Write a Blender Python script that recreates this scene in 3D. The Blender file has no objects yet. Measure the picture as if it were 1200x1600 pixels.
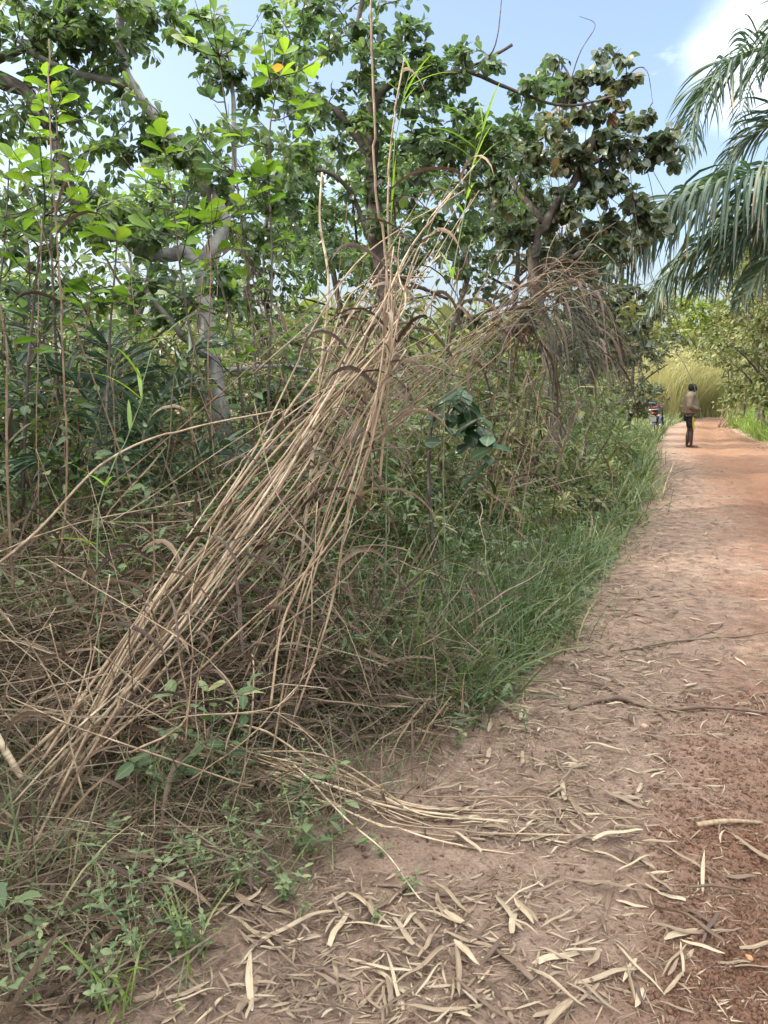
import bpy, math, random
import numpy as np
from mathutils import Vector
R = math.radians
SC = bpy.context.scene
COL = SC.collection

# ------------------------------------------------------------------ camera, sky, sun, exposure
F = 1203.0; PITCH = R(8.9); CAMZ = 1.5
cam = bpy.data.cameras.new('camera'); camo = bpy.data.objects.new('camera', cam); COL.objects.link(camo)
camo.location = (0, 0, CAMZ); camo.rotation_euler = (R(90) - PITCH, 0, 0)
cam.sensor_fit = 'VERTICAL'; cam.sensor_height = 36.0; cam.lens = 36.0 * F / 1600.0
cam.clip_start = 0.05; cam.clip_end = 2000
SC.camera = camo

SUN_EL, SUN_AZ = R(40), R(-98)          # azimuth measured from +Y towards +X
sdir = Vector((math.sin(SUN_AZ) * math.cos(SUN_EL), math.cos(SUN_AZ) * math.cos(SUN_EL), math.sin(SUN_EL)))
W = bpy.data.worlds.new('World'); SC.world = W; W.use_nodes = True
nt = W.node_tree
for n in list(nt.nodes): nt.nodes.remove(n)
wo = nt.nodes.new('ShaderNodeOutputWorld'); bg = nt.nodes.new('ShaderNodeBackground')
sky = nt.nodes.new('ShaderNodeTexSky'); sky.sky_type = 'NISHITA'; sky.sun_disc = False
sky.sun_elevation = SUN_EL; sky.sun_rotation = SUN_AZ; sky.air_density = 1.0; sky.dust_density = 5.5; sky.ozone_density = 1.0
# thin cloud in the sky; bright overhead deck added to fill the shade
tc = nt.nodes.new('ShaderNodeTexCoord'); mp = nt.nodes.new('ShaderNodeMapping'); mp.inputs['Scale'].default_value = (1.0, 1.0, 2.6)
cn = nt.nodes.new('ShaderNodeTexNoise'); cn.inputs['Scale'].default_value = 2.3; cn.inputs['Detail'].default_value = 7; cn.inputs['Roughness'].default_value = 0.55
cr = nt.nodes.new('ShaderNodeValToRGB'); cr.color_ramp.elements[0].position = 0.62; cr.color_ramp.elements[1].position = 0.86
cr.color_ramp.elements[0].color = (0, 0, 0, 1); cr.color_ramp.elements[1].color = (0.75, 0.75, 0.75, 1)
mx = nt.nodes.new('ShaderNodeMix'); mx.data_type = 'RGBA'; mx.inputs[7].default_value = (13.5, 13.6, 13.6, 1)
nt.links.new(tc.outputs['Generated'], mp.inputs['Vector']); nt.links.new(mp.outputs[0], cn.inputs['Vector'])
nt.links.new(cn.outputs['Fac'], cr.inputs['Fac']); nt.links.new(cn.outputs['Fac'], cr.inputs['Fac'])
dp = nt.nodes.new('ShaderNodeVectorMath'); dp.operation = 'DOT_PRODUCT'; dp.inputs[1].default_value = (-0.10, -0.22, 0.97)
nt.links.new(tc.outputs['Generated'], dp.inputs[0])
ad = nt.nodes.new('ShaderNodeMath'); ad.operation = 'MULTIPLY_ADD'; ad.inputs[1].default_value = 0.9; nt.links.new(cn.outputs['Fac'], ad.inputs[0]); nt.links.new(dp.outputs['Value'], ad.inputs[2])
mr = nt.nodes.new('ShaderNodeMapRange'); mr.inputs[1].default_value = 0.88; mr.inputs[2].default_value = 1.2; mr.inputs[4].default_value = 0.9; nt.links.new(ad.outputs[0], mr.inputs[0])  # added cloud deck, above the view, brightens the shaded ground
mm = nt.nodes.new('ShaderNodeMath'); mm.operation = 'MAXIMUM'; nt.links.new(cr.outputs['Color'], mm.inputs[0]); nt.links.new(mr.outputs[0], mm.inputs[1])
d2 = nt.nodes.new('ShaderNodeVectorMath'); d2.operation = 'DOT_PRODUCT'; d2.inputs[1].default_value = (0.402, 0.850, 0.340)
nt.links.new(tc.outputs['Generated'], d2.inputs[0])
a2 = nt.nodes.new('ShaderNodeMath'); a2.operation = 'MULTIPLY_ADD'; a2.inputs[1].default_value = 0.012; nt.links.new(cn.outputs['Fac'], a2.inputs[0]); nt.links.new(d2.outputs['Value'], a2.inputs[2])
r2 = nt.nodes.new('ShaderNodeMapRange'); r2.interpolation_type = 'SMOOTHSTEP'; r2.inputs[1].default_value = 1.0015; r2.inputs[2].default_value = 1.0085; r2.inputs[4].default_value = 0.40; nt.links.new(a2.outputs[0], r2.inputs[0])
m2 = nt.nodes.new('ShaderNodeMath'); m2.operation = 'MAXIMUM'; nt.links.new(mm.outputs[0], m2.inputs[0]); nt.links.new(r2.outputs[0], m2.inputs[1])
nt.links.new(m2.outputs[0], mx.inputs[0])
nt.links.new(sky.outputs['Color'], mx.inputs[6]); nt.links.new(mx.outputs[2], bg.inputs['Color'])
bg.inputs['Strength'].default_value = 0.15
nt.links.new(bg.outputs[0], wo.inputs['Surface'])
sl = bpy.data.lights.new('sun', 'SUN'); sl.energy = 2.4; sl.angle = R(0.5); sl.color = (1.0, 0.93, 0.82)
so = bpy.data.objects.new('sun', sl); COL.objects.link(so); so.rotation_euler = sdir.to_track_quat('Z', 'Y').to_euler()
vs = SC.view_settings
vs.view_transform = 'Standard'; vs.look = 'None'; vs.gamma = 1.0; vs.exposure = 1.4; vs.use_curve_mapping = False
SC.render.engine = 'CYCLES'
cy = SC.cycles
cy.max_bounces = 7; cy.diffuse_bounces = 4; cy.glossy_bounces = 2; cy.transmission_bounces = 4; cy.transparent_max_bounces = 4
cy.caustics_reflective = False; cy.caustics_refractive = False; cy.use_denoising = True

# ------------------------------------------------------------------ numeric helpers
def rng(seed): return np.random.default_rng(seed)
def P(px, py, d):
    """where a ray of the photo stands d metres out from the viewpoint"""
    u = (px - 600) / F; v = (800 - py) / F
    return np.array([u * d, d * (math.cos(PITCH) + v * math.sin(PITCH)), CAMZ + d * (-math.sin(PITCH) + v * math.cos(PITCH))])
def G(px, py):
    v = (800 - py) / F
    t = CAMZ / (math.sin(PITCH) - v * math.cos(PITCH))
    return P(px, py, t)
def _hash(ix, iy, s):
    n = (ix.astype(np.int64) * 374761393 + iy.astype(np.int64) * 668265263 + s * 1274126177) & 0xffffffff
    n = ((n ^ (n >> 13)) * 1274126177) & 0xffffffff
    return ((n ^ (n >> 16)) & 0xffff) / 65535.0
def vnoise(x, y, s=0):
    x = np.asarray(x, float); y = np.asarray(y, float)
    ix = np.floor(x); iy = np.floor(y); fx = x - ix; fy = y - iy
    fx = fx * fx * (3 - 2 * fx); fy = fy * fy * (3 - 2 * fy)
    a = _hash(ix, iy, s); b = _hash(ix + 1, iy, s); c = _hash(ix, iy + 1, s); d = _hash(ix + 1, iy + 1, s)
    return (a * (1 - fx) + b * fx) * (1 - fy) + (c * (1 - fx) + d * fx) * fy - 0.5
def sstep(a, b, x):
    t = np.clip((x - a) / (b - a), 0, 1); return t * t * (3 - 2 * t)
def unit(v):
    return v / np.maximum(np.linalg.norm(v, axis=-1, keepdims=True), 1e-9)

# left edge of the dirt road and its width, both in metres, read along the road
EY = np.array([-12, -2, 0.5, 1.7, 2.34, 3.4, 4.29, 6.18, 9.58, 14.5, 20.7, 26.6, 32, 37, 41, 44, 47, 50, 54])
EX = np.array([-7.5, -2.6, -1.15, -0.60, -0.12, 0.48, 0.93, 1.79, 3.22, 4.95, 7.2, 9.5, 11.7, 13.9, 15.9, 18.2, 22, 28, 45.])
WY = np.array([-12, 20, 23, 30, 41, 54]); WW = np.array([3.6, 3.5, 3.3, 2.75, 2.4, 2.4])
def eL(y): return np.interp(y, EY, EX) + 0.10 * vnoise(np.asarray(y) * 1.1, 0 * np.asarray(y), 3) + 0.05 * vnoise(np.asarray(y) * 3.7, 0 * np.asarray(y), 4)
def eR(y): return np.interp(y, EY, EX) + np.interp(y, WY, WW)
def hgt(x, y):
    """ground height"""
    x = np.asarray(x, float); y = np.asarray(y, float)
    dl = (eL(y) - x) * 0.9; dr = (x - eR(y)) * 0.9
    z = 0.05 * sstep(-0.2, 0.6, dl) + 0.10 * sstep(0.4, 2.2, dl) + 0.22 * sstep(0.0, 2.0, dr)
    off = np.maximum(sstep(0, 1, dl), sstep(0, 1, dr))
    z = z + off * 0.16 * vnoise(x * 0.9, y * 0.9, 11) + 0.03 * vnoise(x * 0.7, y * 0.7, 12)
    near = 1 - sstep(8, 16, y)
    rr = sstep(0.3, 1.8, x - eL(y) - 0.7)
    z = z + near * (0.022 * vnoise(x * 5, y * 5, 13) + (.010 + .010 * rr) * vnoise(x * 13, y * 13, 14) + (0.005 + 0.013 * rr) * vnoise(x * 29, y * 29, 15))
    # two shallow wheel tracks
    u = (x - eL(y))
    z = z - 0.045 * np.exp(-((u - 1.85) / 0.30) ** 2) - 0.045 * np.exp(-((u - 3.05) / 0.28) ** 2)
    return z

class Geo:
    def __init__(s): s.v = []; s.q = []; s.t = []; s.a = []; s.n = 0
    def add(s, v, q=None, t=None, a=None):
        v = np.asarray(v, float).reshape(-1, 3)
        s.v.append(v)
        s.a.append(np.zeros((len(v), 3)) if a is None else np.asarray(a, float).reshape(-1, 3))
        if q is not None and len(q): s.q.append(np.asarray(q, np.int64).reshape(-1, 4) + s.n)
        if t is not None and len(t): s.t.append(np.asarray(t, np.int64).reshape(-1, 3) + s.n)
        s.n += len(v)
    def mesh(s, name, m, smooth=True, origin=None):
        v = np.concatenate(s.v); a = np.concatenate(s.a)
        if origin is not None: v = v - np.asarray(origin)
        q = np.concatenate(s.q) if s.q else np.zeros((0, 4), np.int64)
        t = np.concatenate(s.t) if s.t else np.zeros((0, 3), np.int64)
        me = bpy.data.meshes.new(name)
        me.vertices.add(len(v)); me.vertices.foreach_set('co', v.astype(np.float32).ravel())
        li = np.concatenate([q.ravel(), t.ravel()]).astype(np.int32)
        ls = np.concatenate([np.arange(len(q)) * 4, len(q) * 4 + np.arange(len(t)) * 3]).astype(np.int32)
        me.loops.add(len(li)); me.loops.foreach_set('vertex_index', li)
        me.polygons.add(len(ls)); me.polygons.foreach_set('loop_start', ls)
        me.polygons.foreach_set('use_smooth', np.full(len(ls), smooth))
        me.update(calc_edges=True)
        at = me.attributes.new('var', 'FLOAT_VECTOR', 'POINT'); at.data.foreach_set('vector', a.astype(np.float32).ravel())
        if m is not None: me.materials.append(m)
        return me
    def build(s, name, m, parent=None, smooth=True, loc=None):
        """one mesh object; coordinates are world, origin moves to loc (or the parent's place)"""
        o0 = np.zeros(3)
        if parent is not None: o0 = np.array(wloc(parent))
        if loc is not None: o0 = np.asarray(loc, float)
        me = s.mesh(name, m, smooth, o0)
        o = bpy.data.objects.new(name, me); COL.objects.link(o)
        if parent is not None:
            o.parent = parent; o.location = o0 - np.array(wloc(parent))
        else: o.location = o0
        return o
def wloc(o):
    p = Vector(o.location)
    while o.parent is not None:
        o = o.parent; p = p + Vector(o.location)
    return p
def tag(o, label=None, cat=None, group=None, kind=None):
    if label: o['label'] = label
    if cat: o['category'] = cat
    if group: o['group'] = group
    if kind: o['kind'] = kind
    return o
def thing(name, label, cat, loc, group=None):
    o = bpy.data.objects.new(name, None); o.empty_display_size = 0.2; COL.objects.link(o); o.location = loc
    return tag(o, label, cat, group)

def smooth_path(pts, k):
    """Catmull-Rom through the points, k samples"""
    p = np.asarray(pts, float)
    if len(p) == 2: return p[0] + (p[1] - p[0]) * np.linspace(0, 1, k)[:, None]
    pe = np.vstack([2 * p[0] - p[1], p, 2 * p[-1] - p[-2]])
    t = np.linspace(0, len(p) - 1 - 1e-6, k); i = t.astype(int); f = (t - i)[:, None]
    a, b, c, d = pe[i], pe[i + 1], pe[i + 2], pe[i + 3]
    return 0.5 * (2 * b + (c - a) * f + (2 * a - 5 * b + 4 * c - d) * f ** 2 + (3 * b - a - 3 * c + d) * f ** 3)
def tubes(g, paths, rad, sides=6, rnd=None, third=None):
    """paths [N,K,3], rad [N,K]"""
    paths = np.asarray(paths, float); rad = np.asarray(rad, float)
    if paths.ndim == 2: paths = paths[None]; rad = rad[None]
    N, K, _ = paths.shape
    t = unit(np.gradient(paths, axis=1))
    ref = np.array([0.31, 0.62, 0.21]); ref2 = np.array([0.9, -0.3, 0.1])
    tm = unit(paths[:, -1] - paths[:, 0])
    rf = np.where((np.abs(tm @ unit(ref)) > 0.85)[:, None], ref2, ref)[:, None, :]
    b = unit(np.cross(t, rf)); c = np.cross(t, b)
    an = np.arange(sides) * 2 * np.pi / sides
    v = paths[:, :, None] + rad[:, :, None, None] * (b[:, :, None] * np.cos(an)[None, None, :, None] + c[:, :, None] * np.sin(an)[None, None, :, None])
    idx = np.arange(N * K * sides).reshape(N, K, sides)
    r = np.roll(idx, -1, axis=2)
    q = np.stack([idx[:, :-1], r[:, :-1], r[:, 1:], idx[:, 1:]], -1)
    if rnd is None: rnd = np.full(N, 0.5)
    a = np.zeros((N, K, sides, 3)); a[..., 0] = np.asarray(rnd)[:, None, None]; a[..., 1] = np.linspace(0, 1, K)[None, :, None]
    if third is not None: a[..., 2] = np.asarray(third)[:, :, None] if np.ndim(third) == 2 else third
    g.add(v, q, None, a)
    # caps
    base = g.n - N * K * sides
    if sides == 4:
        g.q.append(base + np.concatenate([idx[:, 0, ::-1], idx[:, -1]]))
    else:
        for e, fl in ((0, 1), (K - 1, 0)):
            tri = [[idx[:, e, 0], idx[:, e, j], idx[:, e, j + 1]] for j in range(1, sides - 1)]
            for x in tri:
                x = np.stack(x[::-1] if fl else x, -1); g.t.append(base + x)
def ribbons(g, paths, width, side, rnd=None, fold=0.0):
    """flat blades, paths [N,K,3], width [N,K], side [N,3] or [N,K,3]; fold>0 gives a keel"""
    N, K, _ = paths.shape
    t = unit(np.gradient(paths, axis=1))
    sd = side if side.ndim == 3 else np.repeat(side[:, None], K, 1)
    sd = unit(sd - (sd * t).sum(-1, keepdims=True) * t)
    nn = np.cross(t, sd)
    w = width[:, :, None]
    if rnd is None: rnd = np.full(N, 0.5)
    if fold == 0:
        v = np.stack([paths - sd * w * .5, paths + sd * w * .5], 2); M = 2; ac = np.array([-1, 1.])
    else:
        v = np.stack([paths - sd * w * .5 + nn * w * fold, paths, paths + sd * w * .5 + nn * w * fold], 2); M = 3; ac = np.array([-1, 0, 1.])
    idx = np.arange(N * K * M).reshape(N, K, M)
    q = np.stack([idx[:, :-1, :-1], idx[:, :-1, 1:], idx[:, 1:, 1:], idx[:, 1:, :-1]], -1)
    a = np.zeros((N, K, M, 3)); a[..., 0] = np.asarray(rnd)[:, None, None]; a[..., 1] = np.linspace(0, 1, K)[None, :, None]; a[..., 2] = ac
    g.add(v, q, None, a)
# leaf prototypes: x along, y across, z up ------------------------------------------------
def leaf_proto(kind):
    if kind == 'obovate': xs = [0.08, .35, .68, .9]; ws = [.05, .20, .29, .17]
    elif kind == 'elliptic': xs = [0.06, .3, .6, .85]; ws = [.07, .2, .22, .12]
    elif kind == 'round': xs = [-.04, .25, .6, .88]; ws = [.30, .47, .44, .22]
    elif kind == 'lance': xs = [0.05, .3, .6, .85]; ws = [.05, .11, .10, .05]
    elif kind == 'simple':
        v = [[0, 0, 0], [.45, -.24, .06], [1, 0, -.1], [.45, .24, .06]]
        return np.array(v), np.array([[0, 1, 2, 3]]), None, np.array([[0, 0], [.45, -1], [1, 0], [.45, 1]])
    v = [[0, 0, 0]]; uv = [[0, 0]]
    for x, w in zip(xs, ws):
        zc = -0.22 * x * x
        v += [[x, -w, zc + w * .28], [x, 0, zc], [x, w, zc + w * .28]]; uv += [[x, -1], [x, 0], [x, 1]]
    v.append([1.0, 0, -.24]); uv.append([1, 0]); L = len(v) - 1
    q = []; t = [[0, 1, 2], [0, 2, 3]]
    for i in range(len(xs) - 1):
        b = 1 + 3 * i; q += [[b, b + 3, b + 4, b + 1], [b + 1, b + 4, b + 5, b + 2]]
    b = 1 + 3 * (len(xs) - 1); t += [[b, L, b + 1], [b + 1, L, b + 2]]
    return np.array(v), np.array(q), np.array(t), np.array(uv)
PROTO = {k: leaf_proto(k) for k in ('obovate', 'elliptic', 'round', 'lance', 'simple')}
def leaves(g, pos, d, up, size, kind, rnd, r, curl=0.3):
    v, q, t, uv = PROTO[kind]
    N = len(pos)
    d = unit(d); y = unit(np.cross(up, d)); n = np.cross(d, y)
    sz = size[:, None, None]
    cz = (1 + curl * r.normal(size=(N, 1)))
    zz = v[None, :, 2] * cz
    zz = zz + 0.10 * r.normal(size=(N, 1)) * v[None, :, 0] * v[None, :, 1]
    wv = 1 + .18 * r.normal(size=(N, 1))
    V = pos[:, None] + sz * (v[None, :, 0, None] * d[:, None] + (v[None, :, 1] * wv)[..., None] * y[:, None] + zz[..., None] * n[:, None])
    off = (np.arange(N) * len(v))[:, None, None]
    a = np.zeros((N, len(v), 3)); a[..., 0] = rnd[:, None]; a[..., 1] = uv[None, :, 0]; a[..., 2] = uv[None, :, 1]
    g.add(V, (q[None] + off) if q is not None else None, (t[None] + off) if t is not None else None, a)

# ------------------------------------------------------------------ materials
def ramp(nt, fac, stops):
    n = nt.nodes.new('ShaderNodeValToRGB'); e = n.color_ramp.elements
    while len(e) > 1: e.remove(e[-1])
    e[0].position = stops[0][0]; e[0].color = (*stops[0][1], 1)
    for p, c in stops[1:]:
        x = e.new(p); x.color = (*c, 1)
    nt.links.new(fac, n.inputs['Fac']); return n.outputs['Color']
def base_mat(name):
    m = bpy.data.materials.new(name); m.use_nodes = True; nt = m.node_tree
    for n in list(nt.nodes): nt.nodes.remove(n)
    out = nt.nodes.new('ShaderNodeOutputMaterial'); p = nt.nodes.new('ShaderNodeBsdfPrincipled')
    nt.links.new(p.outputs[0], out.inputs['Surface'])
    return m, nt, p, out
def mixc(nt, fac, a, b, mode='MIX'):
    n = nt.nodes.new('ShaderNodeMix'); n.data_type = 'RGBA'; n.blend_type = mode
    for s, v in ((0, fac), (6, a), (7, b)):
        if isinstance(v, (int, float)): n.inputs[s].default_value = v
        elif isinstance(v, tuple): n.inputs[s].default_value = (*v, 1)
        else: nt.links.new(v, n.inputs[s])
    return n.outputs[2]
def noise(nt, scale, detail=3, vec=None, rough=.55):
    n = nt.nodes.new('ShaderNodeTexNoise'); n.inputs['Scale'].default_value = scale; n.inputs['Detail'].default_value = detail; n.inputs['Roughness'].default_value = rough
    if vec is None:
        c = nt.nodes.new('ShaderNodeTexCoord'); vec = c.outputs['Object']
    nt.links.new(vec, n.inputs['Vector']); return n.outputs['Fac']
def var(nt):
    a = nt.nodes.new('ShaderNodeAttribute'); a.attribute_name = 'var'
    s = nt.nodes.new('ShaderNodeSeparateXYZ'); nt.links.new(a.outputs['Vector'], s.inputs[0]); return s.outputs
def mathn(nt, op, a, b=None):
    n = nt.nodes.new('ShaderNodeMath'); n.operation = op
    for i, v in enumerate((a, b)):
        if v is None: continue
        if isinstance(v, (int, float)): n.inputs[i].default_value = v
        else: nt.links.new(v, n.inputs[i])
    return n.outputs[0]
def leaf_mat(name, stops, trans=.35, rough=.45, spec=.4, tcol=(1.0, 1.15, .45), vein=.25, tip=0):
    m, nt, p, out = base_mat(name)
    v = var(nt)
    c = ramp(nt, v[0], stops)
    ns = noise(nt, 14, 2)
    c = mixc(nt, mathn(nt, 'MULTIPLY', ns, .5), c, mixc(nt, 1.0, c, (.75, .8, .6), 'MULTIPLY'))
    mid = mathn(nt, 'LESS_THAN', mathn(nt, 'ABSOLUTE', v[2]), .12)
    c = mixc(nt, mathn(nt, 'MULTIPLY', mid, vein), c, (.35, .42, .2))
    if tip:
        tf = nt.nodes.new('ShaderNodeMapRange'); tf.inputs[1].default_value = 1.0 - tip; tf.inputs[2].default_value = 1.0
        nt.links.new(mathn(nt, 'ADD', v[1], mathn(nt, 'MULTIPLY', mathn(nt, 'SUBTRACT', v[0], .6), .5)), tf.inputs[0]); c = mixc(nt, tf.outputs[0], c, (.24, .17, .09))
    nt.links.new(c, p.inputs['Base Color']); p.inputs['Roughness'].default_value = rough; p.inputs['Specular IOR Level'].default_value = spec
    tr = nt.nodes.new('ShaderNodeBsdfTranslucent'); nt.links.new(mixc(nt, 1.0, c, tcol, 'MULTIPLY'), tr.inputs['Color'])
    mix = nt.nodes.new('ShaderNodeMixShader'); mix.inputs[0].default_value = trans
    nt.links.new(p.outputs[0], mix.inputs[1]); nt.links.new(tr.outputs[0], mix.inputs[2]); nt.links.new(mix.outputs[0], out.inputs['Surface'])
    return m
def plain(name, col, rough=.6, spec=.3, nscale=20, namt=.35, metal=0, bump=0):
    m, nt, p, out = base_mat(name)
    ns = noise(nt, nscale, 4)
    c = mixc(nt, mathn(nt, 'MULTIPLY', ns, namt), col, tuple(x * .45 for x in col))
    nt.links.new(c, p.inputs['Base Color']); p.inputs['Roughness'].default_value = rough; p.inputs['Specular IOR Level'].default_value = spec; p.inputs['Metallic'].default_value = metal
    if bump:
        b = nt.nodes.new('ShaderNodeBump'); b.inputs['Strength'].default_value = bump; b.inputs['Distance'].default_value = .01
        nt.links.new(ns, b.inputs['Height']); nt.links.new(b.outputs[0], p.inputs['Normal'])
    return m
def bark_mat(name, c1, c2, c3, scale=9):
    m, nt, p, out = base_mat(name)
    n1 = noise(nt, scale, 6, None, .65); n2 = noise(nt, scale * .35, 2)
    c = ramp(nt, n1, [(.3, c1), (.52, c2), (.7, c3)])
    c = mixc(nt, mathn(nt, 'MULTIPLY', n2, .5), c, tuple(x * .6 for x in c1))
    nt.links.new(c, p.inputs['Base Color']); p.inputs['Roughness'].default_value = .85; p.inputs['Specular IOR Level'].default_value = .2
    b = nt.nodes.new('ShaderNodeBump'); b.inputs['Strength'].default_value = .6; b.inputs['Distance'].default_value = .02
    nt.links.new(n1, b.inputs['Height']); nt.links.new(b.outputs[0], p.inputs['Normal'])
    return m
def dry_mat(name, stops, trans=.12, rough=.6, leaf=False, node=False):
    m, nt, p, out = base_mat(name)
    v = var(nt); c = ramp(nt, v[0], stops)
    cx = nt.nodes.new('ShaderNodeCombineXYZ')
    nt.links.new(mathn(nt, 'MULTIPLY', v[0], 37), cx.inputs[0]); nt.links.new(mathn(nt, 'MULTIPLY', v[1], 2.5 if leaf else 9), cx.inputs[1]); nt.links.new(mathn(nt, 'MULTIPLY', v[2], 5.0 if leaf else 2.2), cx.inputs[2])
    ns = noise(nt, 2.0, 4, cx.outputs[0]); n2 = noise(nt, 22, 4)
    dk = ramp(nt, ns, [(.38, (.55, .48, .42)), (.6, (1, 1, 1))])
    c = mixc(nt, .8, c, dk, 'MULTIPLY')
    if node:
        c = mixc(nt, mathn(nt, 'MULTIPLY', v[2], .6), c, (.07, .045, .03)); n5 = noise(nt, 5, 3); c = mixc(nt, .55, c, ramp(nt, n5, [(.38, (.62, .60, .60)), (.6, (1.1, 1.1, 1.1))]), 'MULTIPLY')
    if not leaf: c = mixc(nt, .5, c, ramp(nt, n2, [(.35, (.6, .56, .52)), (.6, (1.05, 1.05, 1.05))]), 'MULTIPLY')
    nt.links.new(c, p.inputs['Base Color']); p.inputs['Roughness'].default_value = rough; p.inputs['Specular IOR Level'].default_value = .3
    if trans:
        tr = nt.nodes.new('ShaderNodeBsdfTranslucent'); nt.links.new(c, tr.inputs['Color'])
        mix = nt.nodes.new('ShaderNodeMixShader'); mix.inputs[0].default_value = trans
        nt.links.new(p.outputs[0], mix.inputs[1]); nt.links.new(tr.outputs[0], mix.inputs[2]); nt.links.new(mix.outputs[0], out.inputs['Surface'])
    return m
def soil_mat(name, path):
    m, nt, p, out = base_mat(name)
    v = var(nt)
    n1 = noise(nt, 1.3, 5); n2 = noise(nt, 9, 8, None, .72); n3 = noise(nt, 75, 5, None, .8)
    if path:
        # v[0] across the road in metres from its left edge, v[1] distance along /50
        dusty = ramp(nt, n2, [(.3, (.225, .152, .11)), (.55, (.345, .242, .178)), (.72, (.44, .335, .258))])
        red = ramp(nt, n2, [(.3, (.175, .083, .050)), (.6, (.275, .145, .09)), (.75, (.36, .205, .135))])
        f = mathn(nt, 'ADD', mathn(nt, 'MULTIPLY', mathn(nt, 'SUBTRACT', v[0], .85), 1.1), mathn(nt, 'MULTIPLY', mathn(nt, 'SUBTRACT', n1, .5), 2.2))
        fr = nt.nodes.new('ShaderNodeClamp'); nt.links.new(f, fr.inputs[0])
        c = mixc(nt, fr.outputs[0], dusty, red)
        orange = ramp(nt, n1, [(.3, (.21, .115, .068)), (.7, (.29, .17, .105))])
        fo = nt.nodes.new('ShaderNodeMapRange'); fo.inputs[1].default_value = .14; fo.inputs[2].default_value = .40
        nt.links.new(v[1], fo.inputs[0])
        mid = nt.nodes.new('ShaderNodeMapRange'); mid.inputs[1].default_value = .4; mid.inputs[2].default_value = 1.3; nt.links.new(v[0], mid.inputs[0])
        c = mixc(nt, mathn(nt, 'MULTIPLY', fo.outputs[0], mid.outputs[0]), c, orange)
    else:
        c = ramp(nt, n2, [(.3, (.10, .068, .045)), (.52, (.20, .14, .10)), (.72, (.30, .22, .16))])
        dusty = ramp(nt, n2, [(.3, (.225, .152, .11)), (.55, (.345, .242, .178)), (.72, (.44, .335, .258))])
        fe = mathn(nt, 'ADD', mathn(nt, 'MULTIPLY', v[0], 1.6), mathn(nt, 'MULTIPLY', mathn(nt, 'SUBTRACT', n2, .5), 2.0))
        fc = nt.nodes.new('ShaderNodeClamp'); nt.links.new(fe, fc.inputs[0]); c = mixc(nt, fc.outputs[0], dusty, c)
    c = mixc(nt, .85, c, ramp(nt, n3, [(.32, (.45, .42, .40)), (.5, (.95, .95, .95)), (.7, (1.3, 1.3, 1.3))]), 'MULTIPLY')
    nt.links.new(c, p.inputs['Base Color']); p.inputs['Roughness'].default_value = .95; p.inputs['Specular IOR Level'].default_value = .15
    b = nt.nodes.new('ShaderNodeBump'); b.inputs['Strength'].default_value = 1.0; b.inputs['Distance'].default_value = .02
    nt.links.new(mathn(nt, 'ADD', mathn(nt, 'MULTIPLY', n2, .8), n3), b.inputs['Height']); nt.links.new(b.outputs[0], p.inputs['Normal'])
    return m

M = {}
M['dark'] = leaf_mat('mature leaf', [(0, (.05, .085, .06)), (.5, (.085, .135, .08)), (.8, (.13, .195, .09)), (1, (.21, .29, .09))], .48, .32, .7, (1.15, 1.28, .7))
M['mid'] = leaf_mat('broad leaf', [(0, (.06, .10, .065)), (.45, (.10, .155, .085)), (.75, (.155, .225, .095)), (1, (.27, .36, .095))], .5, .32, .7, (1.15, 1.28, .7))
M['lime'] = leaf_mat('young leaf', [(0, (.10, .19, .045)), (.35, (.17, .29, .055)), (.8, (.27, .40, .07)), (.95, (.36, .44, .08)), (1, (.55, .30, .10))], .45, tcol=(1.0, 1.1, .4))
M['round'] = leaf_mat('round leaf', [(0, (.06, .085, .062)), (.5, (.10, .13, .085)), (.72, (.16, .165, .10)), (.86, (.24, .19, .115)), (1, (.32, .17, .09))], .42, .38, .6, (1.1, 1.2, .7))
M['far'] = leaf_mat('roadside leaf', [(0, (.09, .11, .05)), (.5, (.16, .18, .075)), (.85, (.24, .25, .10)), (1, (.32, .27, .13))], .35, .55, vein=0)
M['farlime'] = leaf_mat('sunny bush leaf', [(0, (.14, .20, .04)), (.6, (.25, .32, .06)), (1, (.36, .36, .10))], .4, .55, vein=0)
M['palm'] = leaf_mat('palm leaflet', [(0, (.032, .066, .048)), (.6, (.055, .098, .064)), (.9, (.095, .135, .078)), (1, (.20, .16, .10))], .25, .40, .5, (1, 1.1, .6), .3, .15)
M['shrub'] = leaf_mat('glossy dark leaf', [(0, (.022, .055, .028)), (1, (.045, .095, .04))], .18, .3, .55)
M['grass'] = leaf_mat('green grass', [(0, (.065, .10, .045)), (.4, (.115, .165, .07)), (.62, (.19, .225, .10)), (.78, (.31, .29, .16)), (1, (.46, .39, .25))], .3, .5, vein=0)
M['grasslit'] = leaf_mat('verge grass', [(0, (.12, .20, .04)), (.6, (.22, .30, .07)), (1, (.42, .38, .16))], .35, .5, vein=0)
M['weed'] = leaf_mat('weed leaf', [(0, (.075, .115, .055)), (.5, (.13, .19, .088)), (.85, (.235, .285, .135)), (1, (.40, .40, .21))], .35, .5)
M['cane'] = dry_mat('dry cane', [(0, (.16, .11, .075)), (.3, (.31, .22, .14)), (.7, (.48, .37, .245)), (1, (.62, .51, .36))], 0, .5, False, True)
M['straw'] = dry_mat('dry straw', [(0, (.09, .065, .045)), (.4, (.19, .145, .10)), (.8, (.33, .27, .18)), (1, (.48, .41, .29))], .15)
M['greystraw'] = dry_mat('grey straw', [(0, (.05, .055, .042)), (.5, (.11, .12, .09)), (1, (.22, .22, .17))], .2)
M['deadleaf'] = dry_mat('dead blade', [(0, (.075, .05, .04)), (.5, (.16, .115, .085)), (.85, (.32, .24, .16)), (1, (.5, .40, .27))], .2)
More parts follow.
